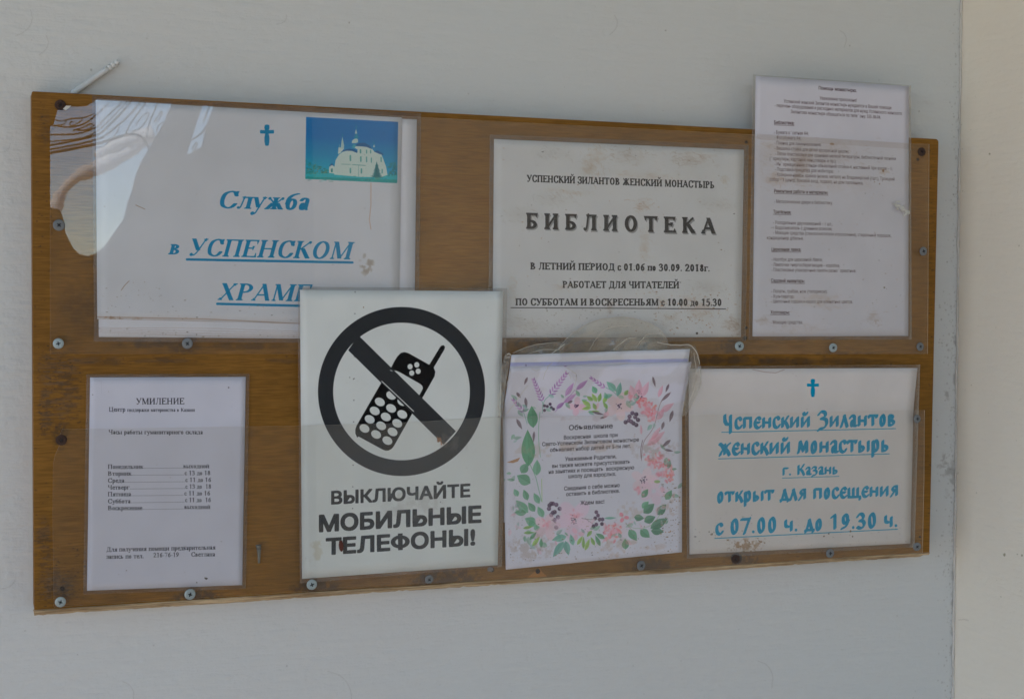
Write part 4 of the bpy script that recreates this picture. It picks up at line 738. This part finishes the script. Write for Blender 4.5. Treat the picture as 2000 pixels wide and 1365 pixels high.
# 6 flowered announcement ---------------------------------------------
q = [(996, 718), (1350.5, 707), (1332, 1078), (988, 1112)]
def lean(v_px):  # paper leans out above the lower cover's top edge
    return .003 + .019 * max(0, (815 - v_px) / 110)
def warpA(u, v):
    # left and right edges: nearly upright below the cover edge, slanting above it
    y = (718 * (1 - u) + 707 * u) * (1 - v) + (1112 * (1 - u) + 1078 * u) * v; yk = 813
    lin_l = 996 + (988 - 996) * v; lin_r = 1350.5 + (1332 - 1350.5) * v
    def prof(y, xt, xk, xb, yt, yb): return xt + (xk - xt) * (y - yt) / (yk - yt) if y < yk else xk + (xb - xk) * (y - yk) / (yb - yk)
    l = prof(y, 996, 982, 988, 718, 1112); r = prof(y, 1350.5, 1332, 1332, 707, 1078)
    return ((l - lin_l) * (1 - u) + (r - lin_r) * u, 0)
c = Canvas.on_board('announcement_print', [(978, 700), (1356, 690), (1340, 1085), (980, 1120)], ink(151, 150, 159), pad=.004, res=3800)
def Z3(x, y): return (960 + x / 4.545, 600 + y / 4.545)
def Z4(x, y): return (960 + x / 4.545, 860 + y / 4.545)
def leaf(a, b, wd, col, alpha=.85, vein=True):
    a, b = np.array(a), np.array(b); d = b - a; L = np.hypot(*d); e = d / L; nn = np.array([-e[1], e[0]]); wd = wd / 2
    up_ = [a + e * L * t + nn * wd * math.sin(math.pi * t ** .8) for t in np.linspace(0, 1, 9)]; dn = [a + e * L * t - nn * wd * math.sin(math.pi * t ** .8) for t in np.linspace(1, 0, 9)][1:-1]
    c.poly(up_ + dn, col, alpha); c.poly([a + e * L * .1] + up_[2:-1] + [b], np.array(col) * .86, alpha * .4)
    if vein: c.line([a, a + d * .8], .5, np.array(col) * .75, .6)
def pet(cx, cy, r, n, col, alpha=.5, ph=0, core=True, st=.62):
    for k in range(n):
        an = ph + 2 * math.pi * k / n + random.uniform(-.15, .15); x, y = cx + math.cos(an) * r * st, cy + math.sin(an) * r * st
        c.ell(x, y, r * .55, r * .4, np.clip(np.array(col) * random.uniform(.93, 1.05), 0, 1), an, alpha, soft=.25)
    if core:
        for k in range(16): an = random.uniform(0, 6.3); rr = random.uniform(0, r * .28); c.ell(cx + math.cos(an) * rr, cy + math.sin(an) * rr, random.uniform(.7, 1.7), random.uniform(.7, 1.4), random.choice([ink(50, 34, 56), ink(84, 58, 84), ink(36, 28, 46)]), 0, .85)
def peony(cx, cy, rx, ry, rot=0):
    for k in range(46):
        an = random.uniform(0, 6.3); rr = math.sqrt(random.random()); a_, b_ = rr * rx * math.cos(an), rr * ry * math.sin(an); x = cx + a_ * math.cos(rot) - b_ * math.sin(rot); y = cy + a_ * math.sin(rot) + b_ * math.cos(rot)
        c.ell(x, y, random.uniform(2.5, 5), random.uniform(1.6, 3), random.choice([ink(168, 92, 104), ink(176, 112, 122), ink(160, 78, 84), ink(178, 130, 142), ink(170, 100, 92)]), random.uniform(0, 3), .55, soft=.2)
    for k in range(30): an = random.uniform(0, 6.3); rr = math.sqrt(random.random()) * .9; c.line(spline([(cx + rr * rx * math.cos(an + t) , cy + rr * ry * math.sin(an + t)) for t in (0, .3, .6)], 3), .5, ink(176, 140, 140), .6)
for cx_, cy_, r_ in ((1215, 790, 30), (1245, 775, 22), (1260, 800, 26), (1290, 900, 26), (1270, 935, 22), (1062, 1025, 22), (1120, 1012, 34), (1205, 1035, 26), (1130, 795, 18), (1280, 860, 22), (1255, 950, 20)):
    c.ell(cx_, cy_, r_, r_ * .8, ink(166, 138, 148), 0, .5, soft=.8, SS=1)
GR = [ink(66, 112, 84), ink(76, 124, 96), ink(58, 98, 76)]; TG = [ink(88, 132, 118), ink(78, 122, 112)]; YG = [ink(112, 142, 72), ink(96, 128, 66)]; LV = [ink(128, 92, 136), ink(140, 104, 146), ink(116, 84, 128)]; PK = [ink(164, 124, 138), ink(170, 138, 150)]; DKL = ink(86, 74, 82); BER = [ink(56, 42, 60), ink(74, 56, 76)]
def lav(a, b, n=11, wd=6):
    wd *= 1.8; n = max(4, int(n * .62))
    a, b = np.array(a), np.array(b); d = (b - a) / n; nn = np.array([-d[1], d[0]]) / np.hypot(*d)
    for k in range(n + 1):
        for s_ in (-1, 1): p = a + d * k; s2 = wd * (1 - k / n * .55) * .5; leaf(p, p + nn * s_ * s2 + d * 1.2, 3.2, random.choice(LV), .8, False)
def bran(pts, col, wd=1.1): c.line(spline(pts, 6), wd, col, .85)
bran([Z3(455, 900), Z3(470, 830), Z3(520, 780)], TG[1]); lav(Z3(525, 775), Z3(655, 600), 12, 9); bran([Z3(450, 940), Z3(455, 860), Z3(445, 830)], TG[1]); lav(Z3(450, 830), Z3(378, 655), 12, 8)
lav(Z3(285, 930), Z3(205, 835), 8, 7); bran([Z3(315, 1030), Z3(300, 980), Z3(285, 935)], TG[1]); lav(Z3(640, 520), Z3(690, 470), 4, 6); lav(Z3(1005, 715), Z3(900, 640), 7, 6); bran([Z3(1140, 810), Z3(1080, 750), Z3(1010, 710)], TG[1])
for a, b, w_, cl in (((655, 790), (730, 670), 10, LV[1]), ((750, 735), (855, 645), 9, LV[0]), ((640, 850), (755, 765), 10, LV[1]), ((575, 900), (650, 840), 8, LV[2])): leaf(Z3(*a), Z3(*b), w_, cl, .75)
bran([Z3(560, 930), Z3(640, 850), Z3(740, 735)], LV[2], .9)
pet(*Z3(755, 880), 17, 4, PK[0], .5, core=True); pet(*Z3(1130, 880), 26, 5, ink(172, 140, 140), .55); pet(*Z3(1310, 760), 24, 0, PK[0])
for a, b, w_ in (((1270, 800), (1230, 690), 13), ((1300, 800), (1310, 640), 15), ((1330, 800), (1395, 660), 13)): leaf(Z3(*a), Z3(*b), w_, random.choice(PK), .7, False)
for k in range(14): c.ell(*Z3(1310 + random.uniform(-50, 50), 800 + random.uniform(-12, 14)), 1.6, 1.2, BER[1], 0, .7)
for a, b, w_, cl in (((930, 765), (895, 700), 11, GR[1]), ((1105, 745), (1020, 660), 13, TG[0]), ((1120, 790), (1145, 665), 11, TG[1]), ((880, 880), (800, 825), 9, YG[0]), ((900, 830), (845, 790), 8, YG[1]), ((935, 840), (890, 765), 8, YG[0]), ((950, 840), (970, 760), 8, YG[1]), ((885, 890), (800, 905), 7, YG[0]), ((930, 910), (900, 850), 8, YG[1]), ((990, 850), (1030, 780), 8, YG[0]), ((1000, 800), (1075, 775), 9, TG[0]), ((1030, 900), (990, 840), 7, YG[1]), ((1180, 780), (1215, 735), 8, YG[1]), ((960, 925), (850, 930), 5, YG[0])): leaf(Z3(*a), Z3(*b), w_, cl, .8)
peony(*Z3(1345, 850), 12, 9); peony(*Z3(1415, 930), 12, 18)
for x, y in ((1225, 970), (1250, 940), (1285, 950), (1275, 975), (1300, 1000), (1260, 1030), (1285, 1045), (1220, 1005), (1240, 1015), (1190, 1020)): c.ell(*Z3(x, y), 4.1, 4.1, random.choice(BER), 0, .9); c.ell(*Z3(x - 5, y - 6), 1, 1, ink(140, 132, 146), 0, .6)
for a, b, w_ in (((890, 925), (1000, 955), 5), ((960, 988), (1030, 965), 4), ((1430, 615), (1455, 710), 5), ((1575, 680), (1545, 755), 5), ((1590, 755), (1500, 840), 6), ((1610, 915), (1580, 1020), 7), ((1530, 1015), (1510, 1090), 6), ((320, 620), (290, 690), 5), ((222, 755), (258, 805), 6), ((300, 800), (312, 895), 6), ((222, 990), (272, 1085), 7), ((378, 1100), (372, 1200), 5), ((1590, 1175), (1510, 1245), 7), ((1535, 1262), (1615, 1278), 5), ((720, 830), (670, 855), 5)): leaf(Z3(*a), Z3(*b), w_, DKL, .85, False)
for x, y in ((470, 875), (520, 860), (470, 915), (530, 890), (550, 905), (495, 880)): c.ell(*Z3(x, y), 3, 3, BER[0], 0, .9)
for a, b, w_ in (((1480, 800), (1520, 690), 8), ((1500, 930), (1620, 850), 12), ((1470, 1000), (1530, 900), 12), ((1380, 1230), (1540, 1100), 14), ((1420, 1180), (1500, 1060), 9), ((1330, 1130), (1325, 1040), 5)): leaf(Z3(*a), Z3(*b), w_, ink(170, 112, 126), .55, False)
bran([Z3(1330, 1360), Z3(1350, 1200), Z3(1440, 1060), Z3(1500, 850), Z3(1590, 755)], ink(112, 92, 96), 1.2); bran([Z3(1340, 1180), Z3(1325, 1260), Z3(1328, 1340)], ink(96, 78, 84), 1.6)
leaf(Z3(370, 1070), Z3(355, 875), 21, GR[0], .9); leaf(Z3(330, 1410), Z3(320, 1085), 27, GR[0], .92); leaf(Z3(345, 1340), Z3(318, 1120), 14, GR[1], .7)
bran([Z3(430, 930), Z3(418, 1060), Z3(420, 1200), Z3(435, 1330)], GR[1], 1); bran([Z4(340, 210), Z4(390, 320), Z4(420, 440), Z4(445, 540)], GR[1], 1.2)
for a, b, w_, cl in (((265, 290), (320, 200), 17, 0), ((400, 310), (405, 170), 16, 1), ((345, 380), (225, 310), 22, 0), ((235, 495), (200, 430), 11, 1), ((320, 530), (285, 435), 12, 0), ((425, 560), (375, 465), 12, 1), ((325, 640), (215, 530), 17, 1), ((385, 630), (325, 550), 13, 0), ((460, 680), (410, 585), 13, 1), ((310, 640), (200, 640), 13, 0), ((395, 740), (295, 690), 18, 1), ((380, 720), (330, 760), 14, 1), ((410, 800), (390, 740), 12, 1)): leaf(Z4(*a), Z4(*b), w_, GR[cl], .75)
c.line([Z4(445, 340), Z4(448, 545)], 1.2, YG[0], .7)
for x, y in ((545, 560), (575, 570), (515, 575), (510, 605), (605, 605), (545, 640), (530, 660), (590, 680), (560, 705), (575, 770), (560, 635), (530, 560)): c.ell(*Z4(x, y), 4.2, 4.2, random.choice(BER), 0, .9); c.ell(*Z4(x - 4, y - 8), 1, 1, ink(140, 132, 146), 0, .6)
pet(*Z4(490, 770), 25, 5, ink(172, 138, 146), .6, core=False); pet(*Z4(740, 700), 37, 5, ink(166, 140, 156), .6, ph=.4); pet(*Z4(760, 830), 13, 3, PK[0], .6, core=False)
for x, y in ((930, 635), (945, 665), (985, 700), (980, 740), (930, 745), (905, 760), (920, 690), (960, 700)): c.ell(*Z4(x, y), 3.6, 3.8, random.choice(BER), 0, .92)
bran([Z4(800, 690), Z4(870, 700), Z4(980, 695)], ink(90, 78, 78), .9); bran([Z4(830, 690), Z4(900, 740)], ink(90, 78, 78), .8)
for a, b, w_, cl in (((280, 780), (370, 760), 6, YG[1]), ((285, 820), (385, 815), 6, YG[1]), ((340, 880), (400, 810), 7, GR[0]), ((360, 940), (430, 850), 8, YG[0]), ((440, 950), (440, 865), 7, GR[0]), ((665, 850), (535, 885), 14, TG[0]), ((640, 895), (545, 1035), 14, TG[1]), ((655, 890), (685, 1020), 13, TG[1]), ((725, 930), (700, 830), 10, TG[0]), ((760, 925), (810, 845), 7, YG[0]), ((830, 975), (870, 870), 8, YG[0]), ((815, 960), (815, 850), 6, YG[1]), ((890, 800), (845, 855), 7, YG[1]), ((915, 930), (880, 855), 7, YG[1]), ((965, 935), (920, 840), 8, GR[0]), ((1005, 870), (925, 825), 9, GR[0]), ((1000, 690), (1110, 685), 5, TG[0])): leaf(Z4(*a), Z4(*b), w_, cl, .82)
peony(*Z4(1075, 820), 20, 17, -.4); pet(*Z4(1170, 680), 10, 3, ink(166, 96, 108), .8, core=False); pet(*Z4(1350, 350), 24, 5, ink(174, 144, 152), .6); pet(*Z4(1440, 450), 26, 5, ink(172, 138, 152), .5, core=False)
peony(*Z4(1465, 170), 27, 16, .25); peony(*Z4(1570, 290), 11, 18); c.ell(*Z4(1470, 365), 6, 3, YG[1], 0, .7)
for a, b, w_, cl in (((1545, 525), (1600, 440), 13, 0), ((1350, 645), (1445, 560), 17, 2), ((1470, 660), (1550, 565), 16, 2), ((1265, 680), (1355, 690), 13, 2), ((1355, 720), (1455, 675), 16, 2), ((1410, 780), (1565, 690), 18, 2), ((1415, 800), (1530, 810), 15, 2), ((1220, 790), (1290, 890), 16, 0), ((1320, 790), (1405, 860), 17, 0), ((1190, 965), (1185, 870), 14, 0), ((1335, 505), (1390, 430), 12, 0), ((1335, 600), (1395, 540), 12, 1)): leaf(Z4(*a), Z4(*b), w_, GR[cl], .78)
bran([Z4(1190, 740), Z4(1280, 780), Z4(1420, 750), Z4(1500, 650)], ink(110, 130, 104), .9); bran([Z4(1190, 730), Z4(1250, 800)], ink(120, 100, 90), .9)
c.poly([(1060, 812), (1248, 806), (1250, 1000), (1062, 1006)], ink(152, 150, 162), .5) if False else None
ring_ = [(1010, 800), (1000, 860), (995, 930), (1000, 985), (1015, 1030), (1050, 1062), (1100, 1050), (1150, 1040), (1200, 1050), (1250, 1025), (1290, 1010), (1305, 960), (1300, 900), (1290, 850), (1270, 800), (1230, 780), (1180, 790), (1130, 790), (1070, 785)]
for rx_, ry_ in ring_:
    for k in range(5):
        x = rx_ + random.gauss(0, 15); y = ry_ + random.gauss(0, 12); an = random.uniform(0, 6.28); L = random.uniform(9, 18)
        if 1058 < x < 1250 and 822 < y < 992: continue
        pink = (x > 1150 and random.random() < .55) or (y > 1000 and random.random() < .4)
        leaf((x, y), (x + L * math.cos(an), y + L * math.sin(an)), L * random.uniform(.35, .6), random.choice(PK + [ink(170, 118, 130)]) if pink else random.choice(GR + TG), random.uniform(.3, .55), False)
for cx_, cy_, r_ in ((1278, 905, 20), (1292, 925, 14), (1262, 800, 15), (1276, 815, 14), (1068, 1022, 16), (1122, 1008, 20), (1198, 1040, 17), (1250, 958, 15), (1232, 775, 16)):
    for k in range(16): an = random.uniform(0, 6.28); q_ = random.random() * r_ * .7; c.ell(cx_ + q_ * math.cos(an), cy_ + q_ * math.sin(an), random.uniform(3, 6), random.uniform(2, 4), random.choice([ink(172, 110, 124), ink(170, 128, 140), ink(164, 92, 104)]), an, .4, soft=.5, SS=2)
KA = ink(36, 32, 42)
for s_, x0, y0, x1, y1, cap in (('Объявление', 1111.4, 839.8, 1196.5, 835.9, 9.6), ('Воскресная  школа при', 1101.3, 857.9, 1206, 852.6, 7.4), ('Свято-Успенском Зилантовом монастыре', 1059, 871, 1247.6, 861.8, 7.4), ('объявляет набор детей от 5-ти лет.', 1074.4, 882.3, 1232, 873.9, 7.4), ('Уважаемые Родители,', 1104, 900, 1203.6, 894.5, 7.6),
    ('вы также можете присутствовать', 1078.4, 913.5, 1230.2, 904.7, 7.6), ('на занятиях и посещать  воскресную', 1071.8, 924.9, 1238.3, 916, 7.6), ('школу для взрослых.', 1110.3, 933.5, 1203, 928.6, 7.6), ('Сведения о себе можно', 1102, 957.5, 1210, 950.6, 7.6), ('оставить в библиотеке.', 1105.9, 968.5, 1210, 961.6, 7.6), ('Ждем вас!', 1133.8, 985.4, 1180, 982.8, 7.6)):
    text(c, s_, x0, y0, x1, y1, cap, 'sans', KA, 1, bold=.04, SS=3)
for cx, cy, rx, ry in ((1310, 980, 24, 40), (1200, 1070, 140, 26), (1040, 1070, 60, 40), (1010, 990, 20, 40), (1050, 880, 70, 20), (1280, 880, 60, 30), (1150, 870, 120, 16), (1230, 1000, 40, 30), (1140, 818, 170, 8)): c.smudge(cx, cy, rx, ry, random.choice(RB + [ink(120, 104, 110)]), .26, 14, .53, int(cx + cy))
specks(c, 992, 1010, 1325, 1100, 230, DIRT + RB, (.4, 1.3)); specks(c, 985, 820, 1330, 1010, 150, DIRT + RB, (.3, 1)); specks(c, 1290, 940, 1330, 1060, 90, DIRT + RB, (.5, 1.8))
c.poly([Z4(135, 195), Z4(255, 150), Z4(235, 185), Z4(190, 200)], ink(122, 88, 62), .9)
na = notice('flowered_announcement', 'portrait announcement framed by printed watercolour flowers, top leaning off the board', q, c, lambda u, v: lean((718 * (1 - u) + 707 * u) * (1 - v) + (1112 * (1 - u) + 1078 * u) * v), (1160, 1100), n=34, wob=.0008, warp=warpA)
bq = [(997, 693), (1350, 681.5), (1331, 1000), (989, 1020)]
cb = Canvas.on_board('announcement_backing', [(975, 680), (1360, 675), (1345, 1030), (975, 1040)], ink(150, 150, 156), res=1800)
cb.line([(990, 713), (1100, 711), (1200, 706), (1340, 704)], 6, ink(112, 116, 152), .75); cb.line([(990, 710), (1120, 708), (1230, 704)], 3, ink(100, 108, 150), .6); fleck(cb, 1027, 714, 2.6, ink(80, 80, 110), .8)
def warpB(u, v):
    y = (693 * (1 - u) + 681.5 * u) * (1 - v) + (1020 * (1 - u) + 1000 * u) * v
    l = 997 + (982 - 997) * min(1, (y - 693) / 120); r = 1350 + (1333 - 1350) * min(1, (y - 681) / 130)
    ll = 997 + (989 - 997) * v; rr = 1350 + (1331 - 1350) * v; return ((l + 2 - ll) * (1 - u) + (r - 2 - rr) * u, 0)
grid_slab('backing_paper', bq, lambda u, v: lean((693 * (1 - u) + 681.5 * u) * (1 - v) + (1020 * (1 - u) + 1000 * u) * v) - .0014 + .002 * (v < .06), .0003, [printed('backing2_print', cb.image())], na, cb, n=30, wob=.0008, warp=warpB)

# crumpled plastic sleeve round it
sv = thing('plastic_sleeve', at(1170, 1000, .006), 'crumpled torn clear plastic sleeve bulging round the flowered announcement', 'sleeve')
def sheet_between(name, lower, upper, d0, d1, m, rough=.0012, nu=40, nv=10):
    Lw, Up = np.array(spline(lower, 8)), np.array(spline(upper, 8)); V = []; F = []
    def samp(P, u): x = u * (len(P) - 1); i = min(int(x), len(P) - 2); return P[i] + (P[i + 1] - P[i]) * (x - i)
    r1 = np.random.default_rng(len(lower) * 7 + nu); nz = fbm(nv + 1, nu + 1, 3, 3, int(lower[0][0]))
    for layer in (0, 1):
        for j in range(nv + 1):
            for i in range(nu + 1):
                u, v = i / nu, j / nv; p = samp(Lw, u) * (1 - v) + samp(Up, u) * v; d = d0 + (d1 - d0) * v + rough * 4 * (nz[j, i] - .5)
                V.append(at(p[0], p[1], d) + np.array([0, .00025 * layer, 0]))
    m_ = (nu + 1) * (nv + 1)
    for j in range(nv):
        for i in range(nu): a = j * (nu + 1) + i; F.append((a, a + 1, a + nu + 2, a + nu + 1)); F.append((a + m_, a + nu + 1 + m_, a + nu + 2 + m_, a + 1 + m_))
    n = nu + 1
    for i in range(nu): F.append((i, i + m_, i + 1 + m_, i + 1)); a = nv * n + i; F.append((a, a + 1, a + 1 + m_, a + m_))
    for j in range(nv): a = j * n; F.append((a, a + n, a + n + m_, a + m_)); a = j * n + nu; F.append((a, a + m_, a + n + m_, a + n))
    return mesh_obj(name, V, F, m, sv, smooth=True)
sheet_between('torn_flap', [(1085, 694), (1140, 690), (1200, 688), (1260, 686), (1303, 684)], [(1087, 688), (1100, 668), (1130, 642), (1170, 625), (1215, 620), (1260, 628), (1290, 645), (1304, 664), (1304, 675)], .021, .012, [f_sleeve], .003, nv=14)
sheet_between('torn_flap', [(1000, 696), (1030, 694), (1070, 692), (1104, 690)], [(1002, 689), (1024, 679), (1055, 671), (1090, 668), (1100, 672)], .020, .010, [f_sleeve], .003)
sheet_between('torn_flap', [(1192, 688), (1250, 686), (1310, 684), (1352, 683)], [(1196, 682), (1222, 662), (1270, 660), (1300, 670), (1352, 674)], .023, .016, [f_sleeve], .003)
sheet_between('side_fold', [(1349, 681), (1346, 720), (1338, 770), (1332, 812)], [(1358, 674), (1366, 700), (1369, 745), (1352, 790), (1340, 812)], .022, .018, [f_sleeve], .003, nv=6)
sheet_between('side_fold', [(998, 693), (990, 740), (983, 790), (981, 815)], [(988, 690), (978, 720), (975, 780), (972, 816)], .021, .016, [f_sleeve], .003, nv=6)
f_front = film('sleeve_front', refl=.03, haze=.012, hcol=(.75, .72, .72), rough=.1, wave=.005, wscale=22)
sheet_between('front_film', [(981, 817), (1060, 816), (1200, 814), (1334, 812)], [(994, 694), (1080, 690), (1230, 686), (1353, 680)], .0045, .0245, [f_front], .0022, nu=50, nv=24)
m_glint = plain('sleeve_glint', (.62, .56, .48), .3)  # pale strands along folds and film edges stand in for highlights
def crease_glint(px, d, r=.0004): tube('crease_glint', [at(x + random.uniform(-.9, .9), y + random.uniform(-.9, .9), d) for x, y in spline(px, 4)], r, m_glint, sv, k=5, r_fn=lambda t: .6 + .6 * math.sin(t * 3.1) * random.uniform(.6, 1.2))
crease_glint([(1087, 690), (1100, 668), (1130, 642), (1170, 625), (1215, 620), (1260, 628), (1290, 645), (1304, 664)], .013, .00035); crease_glint([(1078, 690), (1092, 680), (1102, 672)], .02, .0007); crease_glint([(1192, 686), (1222, 664), (1245, 658)], .018, .0003)
crease_glint([(1284, 669), (1310, 674), (1345, 674), (1360, 688), (1366, 710)], .023, .0005); crease_glint([(1002, 690), (1030, 678), (1060, 671), (1100, 668)], .015, .0003); crease_glint([(989, 693), (994, 690), (998, 694)], .023, .0006); crease_glint([(1366, 720), (1369, 748), (1356, 785), (1348, 800)], .022, .0003)

crease_glint([(1150, 686), (1165, 660), (1190, 640), (1230, 636)], .017, .00022); crease_glint([(1240, 684), (1262, 655), (1290, 652)], .018, .00022); crease_glint([(1355, 690), (1360, 720), (1356, 760), (1344, 790)], .022, .0003); crease_glint([(1030, 692), (1060, 682), (1096, 684)], .021, .0003)
for pts in (((640, 530), (700, 560), (745, 590), (752, 640), (735, 700)), ((350, 545), (400, 562), (435, 550)), ((120, 960), (200, 860), (320, 690)), ((455, 640), (500, 530), (540, 490)), ((650, 560), (690, 600), (700, 640)), ((130, 700), (160, 620), (170, 545))):  # bright strands drawn as glints on the front film
    crease_glint([Z3(*p) for p in pts], .0285, .00028)
# 7 opening notice in Slavonic lettering -------------------------------
q = [(1345, 720.5), (1792, 718.5), (1778, 1061), (1347, 1082)]
def warpC(u, v):
    y = (720.5 * (1 - u) + 718.5 * u) * (1 - v) + (1082 * (1 - u) + 1061 * u) * v; r = 1792 + (1784 - 1792) * (y - 718) / 83 if y < 801 else 1784 + (1778 - 1784) * (y - 801) / 260
    return ((r - (1792 + (1778 - 1792) * v)) * u, 0)
c = Canvas.on_board('opening_print', q, ink(152, 148, 148), pad=.005)
TE = ink(0, 103, 134); cross(c, 1587.5, 740, 35, TE)
text(c, 'Успенский Зилантов', 1411, 838, 1749.5, 831.5, 29.5, 'pen', TE); c.line([(1409.6, 844.2), (1749, 837)], 1.5, TE)
text(c, 'женский монастырь', 1404, 889, 1735.8, 881.5, 31, 'pen', TE); c.line([(1403, 896), (1736.6, 886.2)], 1.5, TE)
text(c, 'г. Казань', 1528, 928.6, 1636.4, 925.4, 20, 'pen', TE); c.line([(1528, 933.5), (1638.6, 930)], 1.2, TE)
text(c, 'открыт для посещения', 1399.6, 981.5, 1754, 968.3, 27.5, 'pen', TE)
text(c, 'с 07.00 ч. до 19.30 ч.', 1397.5, 1044, 1753.3, 1028.5, 29, 'pen', TE); c.line([(1396, 1051), (1752.8, 1033)], 1.6, TE)
specks(c, 1355, 1000, 1780, 1075, 90, DIRT, (.3, 1)); specks(c, 1350, 730, 1780, 1000, 80, [ink(110, 104, 98)], (.3, .9)); specks(c, 1420, 1050, 1495, 1076, 60, [ink(88, 64, 44)], (.5, 1.6)); specks(c, 1358, 1030, 1395, 1050, 6, DIRT, (1, 1.6)); c.smudge(1450, 1063, 46, 16, BROWN, .6, 10, .5, 2)
for x, y in ((1391, 1042), (1619, 1042), (1609, 1047), (1665, 1047), (1661, 1037), (1463, 1059)): fleck(c, x, y, 1.9, DIRT[0], .9)
c.line([(1470, 722), (1495, 727), (1515, 728.5), (1532, 722)], 1.2, ink(118, 92, 86), .7)
notice('opening_notice', 'landscape notice in teal old Slavonic lettering at the lower right of board', q, c, lambda u, v: .0018 + .0065 * max(0, .24 - v) / .24, (1560, 1078), pouch=[(1338, 715), (1797, 712), (1786, 1068), (1342, 1090)], warp=warpC)

# ------------------------------------------------------------------ loose bits
m_white = plain('white_plastic', (.70, .70, .68), .55, bump=.3, scale=300, var=.06)
pl = thing('painted_wall_plug', at(148, 178, -FOLLOW), 'white painted plastic plug slanting up from behind the board at top left', 'wall plug')
A0, A1 = at(140, 184, .005 - FOLLOW), at(212, 134, .005 - FOLLOW); A2 = at(232, 120, .005 - FOLLOW)
tube('shaft', [A0 + (A1 - A0) * t for t in np.linspace(0, 1, 8)], .0034, m_white, pl, k=6, r_fn=lambda t: 1.05 - .18 * t)
N = 28; tube('ribbed_tip', [A1 + (A2 - A1) * t for t in np.linspace(-.05, 1, N)], .0033, m_white, pl, k=10, r_fn=lambda t: (.72 + .34 * abs(math.sin(t * 9.4))) * (1 - .3 * t))
gp = thing('grey_wall_plug', at(505, 1098, .004), 'small grey plastic plug caught upright under the lower clear cover', 'wall plug')
m_gp = plain('grey_plastic', (.16, .155, .13), .6, var=.2, scale=400)
tube('body', [at(505.5, 1070, .005), at(506, 1080, .005), at(506, 1090, .005), at(506, 1099, .005)], .0019, m_gp, gp, r_fn=lambda t: 1.15 - .6 * t); tube('collar', [at(505, 1064, .005), at(505, 1067, .005), at(505.4, 1071, .005)], .0028, m_gp, gp, r_fn=lambda t: 1.05 - .3 * t)
def crumb(name, cx, cy, pts, d, m, label, cat, th=.0008):
    o = slab(name, [at(cx + x, cy + y, d + .0004 * random.random()) for x, y in pts], th, [m]); return tag(o, label, cat)
def blob(cx, cy, rx, ry, n, j=.35, rot=0): 
    return [((math.cos(a) * rx * random.uniform(1 - j, 1 + j)) * math.cos(rot) - math.sin(a) * ry * math.sin(rot), math.cos(a) * rx * math.sin(rot) + (math.sin(a) * ry * random.uniform(1 - j, 1 + j)) * math.cos(rot)) for a in np.linspace(0, 2 * math.pi, n, endpoint=False)]
pf = thing('peeled_scrap', at(1763, 408, UD), 'white peeled scrap stuck on the cover over the tall typed list', 'scrap')
m_scrap = plain('scrap_white', (.66, .64, .58), .8, bump=.8, scale=500, var=.12)
for k in range(26):
    t = k / 25; cx, cy = 1749 + t * 24 + random.uniform(-4, 4), 397 + t * 18 + random.uniform(-5, 7); P = blob(0, 0, random.uniform(2, 5), random.uniform(1, 2.2), 8, .3, random.uniform(-.8, .9))
    slab('flake', [at(cx + x, cy + y, UD + .0006 + .0009 * random.random()) for x, y in P], .0004, [m_scrap], pf)
crumb('brown_chip', 666, 1067, [(-3, -11), (2, -12), (4, -6), (4.4, 4), (3, 9), (0, 10), (-3, 5), (-4, -3)], LD + .0004, plain('red_brown', (.10, .018, .008), .35, var=.4, scale=500), 'dark red brown chip on the first letters of the phone sign bottom line', 'chip', .0012)
crumb('torn_flake', 857, 858, [(-3.5, -6), (0, -3), (3, -5), (3.4, 2), (1, 5), (-2, 6), (-3, 1)], LD + .0003, plain('tan_flake', (.30, .17, .10), .7, var=.3, scale=400), 'tiny tan flake under the diagonal bar of the phone sign', 'flake', .0006)
crumb('grey_scrap', 958, 1112, [(-6, -2), (-1, -5), (5, -3), (6, 1), (2, 2), (3, 5), (-2, 3), (-5, 3)], LD + .0003, plain('grey_scrap', (.22, .20, .18), .7, var=.4, scale=300), 'small grey scrap on the cover below the phone sign corner', 'scrap', .001)
crumb('paint_curl', 134, 213, [(-11, 0), (-5, -6), (2, -6), (5, -6), (-1, 0), (-6, 3)], .007, m_scrap, 'pale curled film corner beside the rusty top left screw', 'film curl', .0006)
